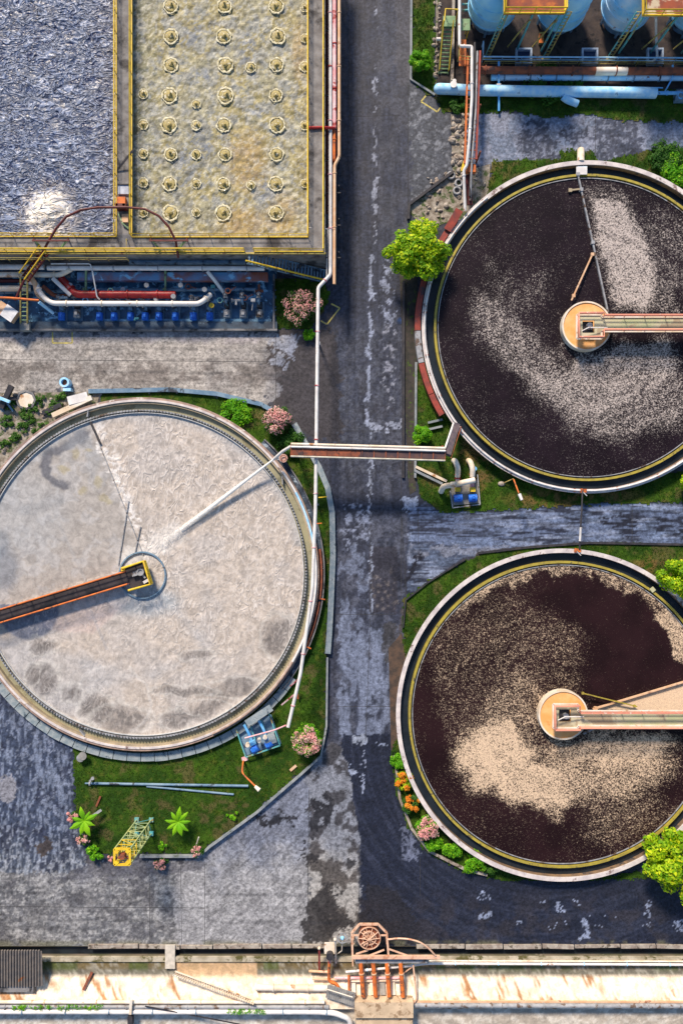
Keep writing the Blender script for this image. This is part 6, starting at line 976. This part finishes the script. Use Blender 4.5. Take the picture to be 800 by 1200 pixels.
# corrugated lean-to
t = thing('shed', 'grey corrugated shed roof at bottom left corner', 'shed', W(10, 1132)); m = MB(); z = 1.5
for k in range(60): x = -150 + k * 3.32; m.tube([W(x, 1113.5, z + .25), W(x, 1156, z)], .12, 6)
m.box(((W(-150, 0, z).x + W(49, 0, z).x) / 2, (W(0, 1113.5, z).y + W(0, 1156, z).y) / 2, z + .02), (W(49, 0, z).x - W(-152, 0, z).x, 4.15, .06), 0, ('X', .06)); m.build('roof', M('rusty grey corrugated sheet', (.13, .12, .12), (.2, .17, .15), 1.5, .6, 0, c3=(.3, .12, .05), s3=.9, t3=(.64, .68)), t); MB().box((W(-50, 0, 0).x, W(0, 1136, 0).y, .7), (19, 3.6, 1.4)).build('wall', m_cdark, t)
t = thing('slab_bridge', 'short pale concrete slab bridging the drain', 'slab', W(199.5, 1121)); MB().box(W(199.5, 1121, .36), (1.15, 2.75, .16)).build('slab', M('pale slab concrete', (.66, .6, .52), (.5, .46, .4), 2, .8), t); MB().box(W(199.5, 1109, .2), (1.1, .3, .3)).build('end_block', m_rubble, t)
t = thing('picket_fence', 'cream picket fence slanting down the bank right of the slab', 'fence', W(252, 1152)); a, b = W(206, 1136, .1), W(298, 1170, 1.15); d = (b - a).normalized()
for h in (.35, 1.1): MB().beam(a + Vector((0, 0, h)), b + Vector((0, 0, h - .1)), .1, .12).build('rail', m_wtan, t)
for k in range(34): c = a.lerp(b, k / 33); MB().beam(c + Vector((.0, .1, 1.3)), c + Vector((.12, -.35, 0)), .1, .07).build('picket', m_wtan, t)
# intake station
t = thing('intake_frame', 'tan steel frame holding a round screen cage over the drain', 'frame', W(432, 1100)); z = 2.0; m_pk = M('pinkish tan steel', (.75, .5, .36), (.65, .4, .28), 1.5, .55, c3=(.5, .25, .15), s3=1.2)
fr = [(412, 1093), (421, 1083), (443, 1083), (453, 1093), (455, 1121), (413, 1121)]
for k in range(6): MB().beam(W(*fr[k], z), W(*fr[(k + 1) % 6], z), .22, .22).build('frame_bar', m_pk, t)
for a, b in (((413, 1096), (420, 1096)), ((446, 1096), (454, 1096)), ((417, 1118), (432, 1113)), ((450, 1113), (432, 1120)), ((455, 1112), (478, 1120))): MB().beam(W(*a, z), W(*b, z), .14, .14).build('brace', m_pk, t)
for p in ((413, 1120), (454, 1120), (414, 1095), (452, 1095)): MB().cyl(W(*p, 0), .08, z, 8).build('leg', m_pk, t)
o = W(432.5, 1099, z + .15); m = MB()
for r in (1.3, .8): m.lathe(o, [(r - .08, 0), (r, 0), (r, .15), (r - .08, .15)], 36)
for k in range(10): a = 2 * math.pi * k / 10; m.tube([o + Vector((0, 0, .4)), o + Vector((1.28 * math.cos(a), 1.28 * math.sin(a), .08))], .045, 6)
for k in range(26): a = random.uniform(0, 6.28); r = random.uniform(.1, 1.0); m.box(o + Vector((r * math.cos(a), r * math.sin(a), random.uniform(-.2, .2))), (random.uniform(.1, .35), .12, .2), a)
m.build('screen_cage', m_pk, t); MB().lathe((o.x, o.y, 0), [(.02, 1.2), (1.2, 1.2), (1.25, 2.0), (.02, 1.9)], 30).build('screen_bowl', m_rust, t)
t = thing('walkway_beam', 'long tan beam on grey ledge in front of the screen cage', 'beam', W(464, 1122)); MB().beam(W(412, 1121.5, 2.1), W(515, 1121.5, 2.1), .35, .3).build('beam', m_pk, t); MB().beam(W(416, 1125.5, 1.6), W(500, 1125.5, 1.6), .5, .3).build('ledge', m_steel, t)
for x in (420, 460, 500): MB().box(W(x, 1124, .7), (.25, .25, 1.5)).build('pier', m_steel, t)
P = [W(454, 1101, 2.3), W(466, 1099.5, 2.6), W(480, 1100.5, 2.8), W(492, 1104, 2.8), W(502, 1111, 2.6), W(510, 1120, 2.3)]; t = thing('curved_pipe', 'thin tan pipe arching from the screen cage to the beam end', 'pipe', P[0]); MB().tube(fillet(P, .5), .1, 8).build('tube', m_pk, t)
for i, x in enumerate((422.5, 437, 453, 469)): pipe('%s of the four thick orange pipes going down to the concrete block' % ('first', 'second', 'third', 'last')[i], [W(x, 1128, 1.6), W(x + 3, 1168, 1.9)], .25, m_orange, 2.4, flm=m_tan, group='four orange pipes at the intake')
pipe('short thin orange pipe left of the four thick orange ones', [W(408.5, 1143, 1.2), W(409, 1167, 1.6)], .14, m_orange, 0); pipe('orange cross pipe behind the four orange pipes', [W(392, 1146, 1), W(470, 1146, 1)], .15, m_pink, 2); pipe('second cream cross pipe below the orange one', [W(408, 1150, .9), W(474, 1149, .9)], .1, m_wtan, 0)
for i in range(6): bar('splash_board', 'pale board between the orange pipes, %s from the left' % ('first', 'second', 'third', 'fourth', 'fifth', 'sixth')[i], 'board', W(413 + i * 11.5, 1150, .75), W(414 + i * 11.5, 1166, 1.25), .6, .1, m_conc if i % 2 else m_wtan)['group'] = 'boards between the orange pipes'
t = thing('concrete_block', 'bright tan concrete pump block at bottom centre', 'block', W(448, 1180)); MB().box(W(449, 1176, 1.1), (6.7, 1.8, 2.4)).build('upper_step', M('peach concrete', (.68, .52, .36), (.5, .38, .26), .8, .8, .02, c3=(.3, .2, .12), s3=1), t); MB().box(W(449.5, 1192, .8), (6.5, 1.7, 2.2)).build('lower_step', bpy.data.materials['peach concrete'], t); MB().tube([W(416, 1185, 2.0), W(482, 1185, 2.0)], .25, 12).build('rounded_edge', m_wtan, t)
t = thing('grating_ramp', 'pale grated ramp left of the tan concrete block', 'ramp', W(398, 1165)); a, b = W(383, 1161, 1.5), W(415, 1171, 1.9); MB().beam(a, b, 1.5, .1).build('deck', m_conc, t)
m = MB(); [m.beam(a.lerp(b, k / 12) + Vector((.1, .75, .1)), a.lerp(b, k / 12) + Vector((-.1, -.75, .1)), .06, .06) for k in range(13)]; m.build('slats', m_steel, t); MB().tube([a + Vector((-.2, .8, .9)), b + Vector((-.2, .8, .9))], .06, 8).build('handrail', m_wtan, t)
t = thing('gate_motor', 'dark motor in tan housing left of the screen cage', 'motor', W(386, 1116)); MB().box(W(386, 1111, 1.4), (1.2, 1.3, .12)).build('plate', m_wtan, t); MB().cyl(W(386.5, 1117, 1.3), .42, .8, 14).build('motor', m_dark, t); MB().tube([W(386.5, 1120, 1.4), W(386, 1128, 1.3)], .3, 10, .16).build('cone', m_pink, t)
for x in (380.5, 392): MB().box(W(x, 1111, .7), (.12, .12, 1.4)).build('leg', m_wtan, t)
t = thing('handwheel', 'grey handwheel with bright blue hub left of the screen cage', 'wheel', W(401, 1099)); o = W(401, 1099, 1.9); MB().lathe(o, [(.5, 0), (.62, 0), (.62, .1), (.5, .1)], 24).build('rim', m_steel, t); MB().cyl(o, .24, .3, 10, .1).build('hub', m_lblue, t); m = MB(); [m.beam(o, o + Vector((.55 * math.cos(a), .55 * math.sin(a), .05)), .06, .06) for a in (0, 1.57, 3.14, 4.71)]; m.build('spokes', m_steel, t); MB().tube([o - Vector((0, 0, .1)), W(400.5, 1114, 1.3), W(395, 1118, .8)], .06, 6).build('stem', m_wtan, t)
for a, b, m_, lb in (((392.5, 1101), (393.5, 1128), m_wtan, 'cream upright post beside the blue hub handwheel'), ((374, 1111), (374, 1140), m_red, 'red and tan post at left of the gate motor')): t = thing('post', lb, 'post', W(*b)); MB().beam(W(*a, 2.2), W(*b, .2), .22, .22).build('post', m_, t); MB().blob(W(*a, 2.25), .2, 8, 5, 0).build('cap', m_wtan, t)
pipe('orange bent pipe dropping from the gate motor', [W(386, 1126, 1.2), W(385.5, 1136, 1), W(385, 1150, 1.1), W(395, 1153, 1.2), W(398, 1163, 1.4)], .17, m_orange, 0, bend=.4); pipe('tan pipes joint left of the orange bent pipe', [W(362, 1138, .6), W(385, 1139, .8)], .15, m_tan, 0); pipe('lower tan pipe beside the orange bent pipe', [W(366, 1147, .9), W(392, 1148, .9)], .13, m_tan, 0)
pipe('fat pale pipe running left along the top of the bank', [W(300, 1157, 1.1), W(392, 1158, 1.1)], .36, m_wtan, 4); pipe('white and blue pipe along top of bank at the right', [W(405, 1139, 1), W(478, 1132, 1), W(500, 1129, .8), W(900, 1131, .4)], .14, m_white, 5, flm=m_lblue, sup=[W(x, 1130, .5) for x in (560, 650, 740)]); pipe('second thin pale pipe above the white one on the right bank', [W(500, 1126, .5), W(900, 1127, .4)], .1, m_wtan, 6)
pipe('thin tan pipe hooking down the right side of the concrete block', [W(484, 1131, 1.4), W(488, 1170, 1.6), W(478, 1188, 1.4), W(479, 1215, .8)], .1, m_pk, 0, bend=.3); bar('brace', 'short tan brace under the white pipe right of orange pipes', 'brace', W(472, 1141, .8), W(484, 1132, 1), .1, .1, m_pk)
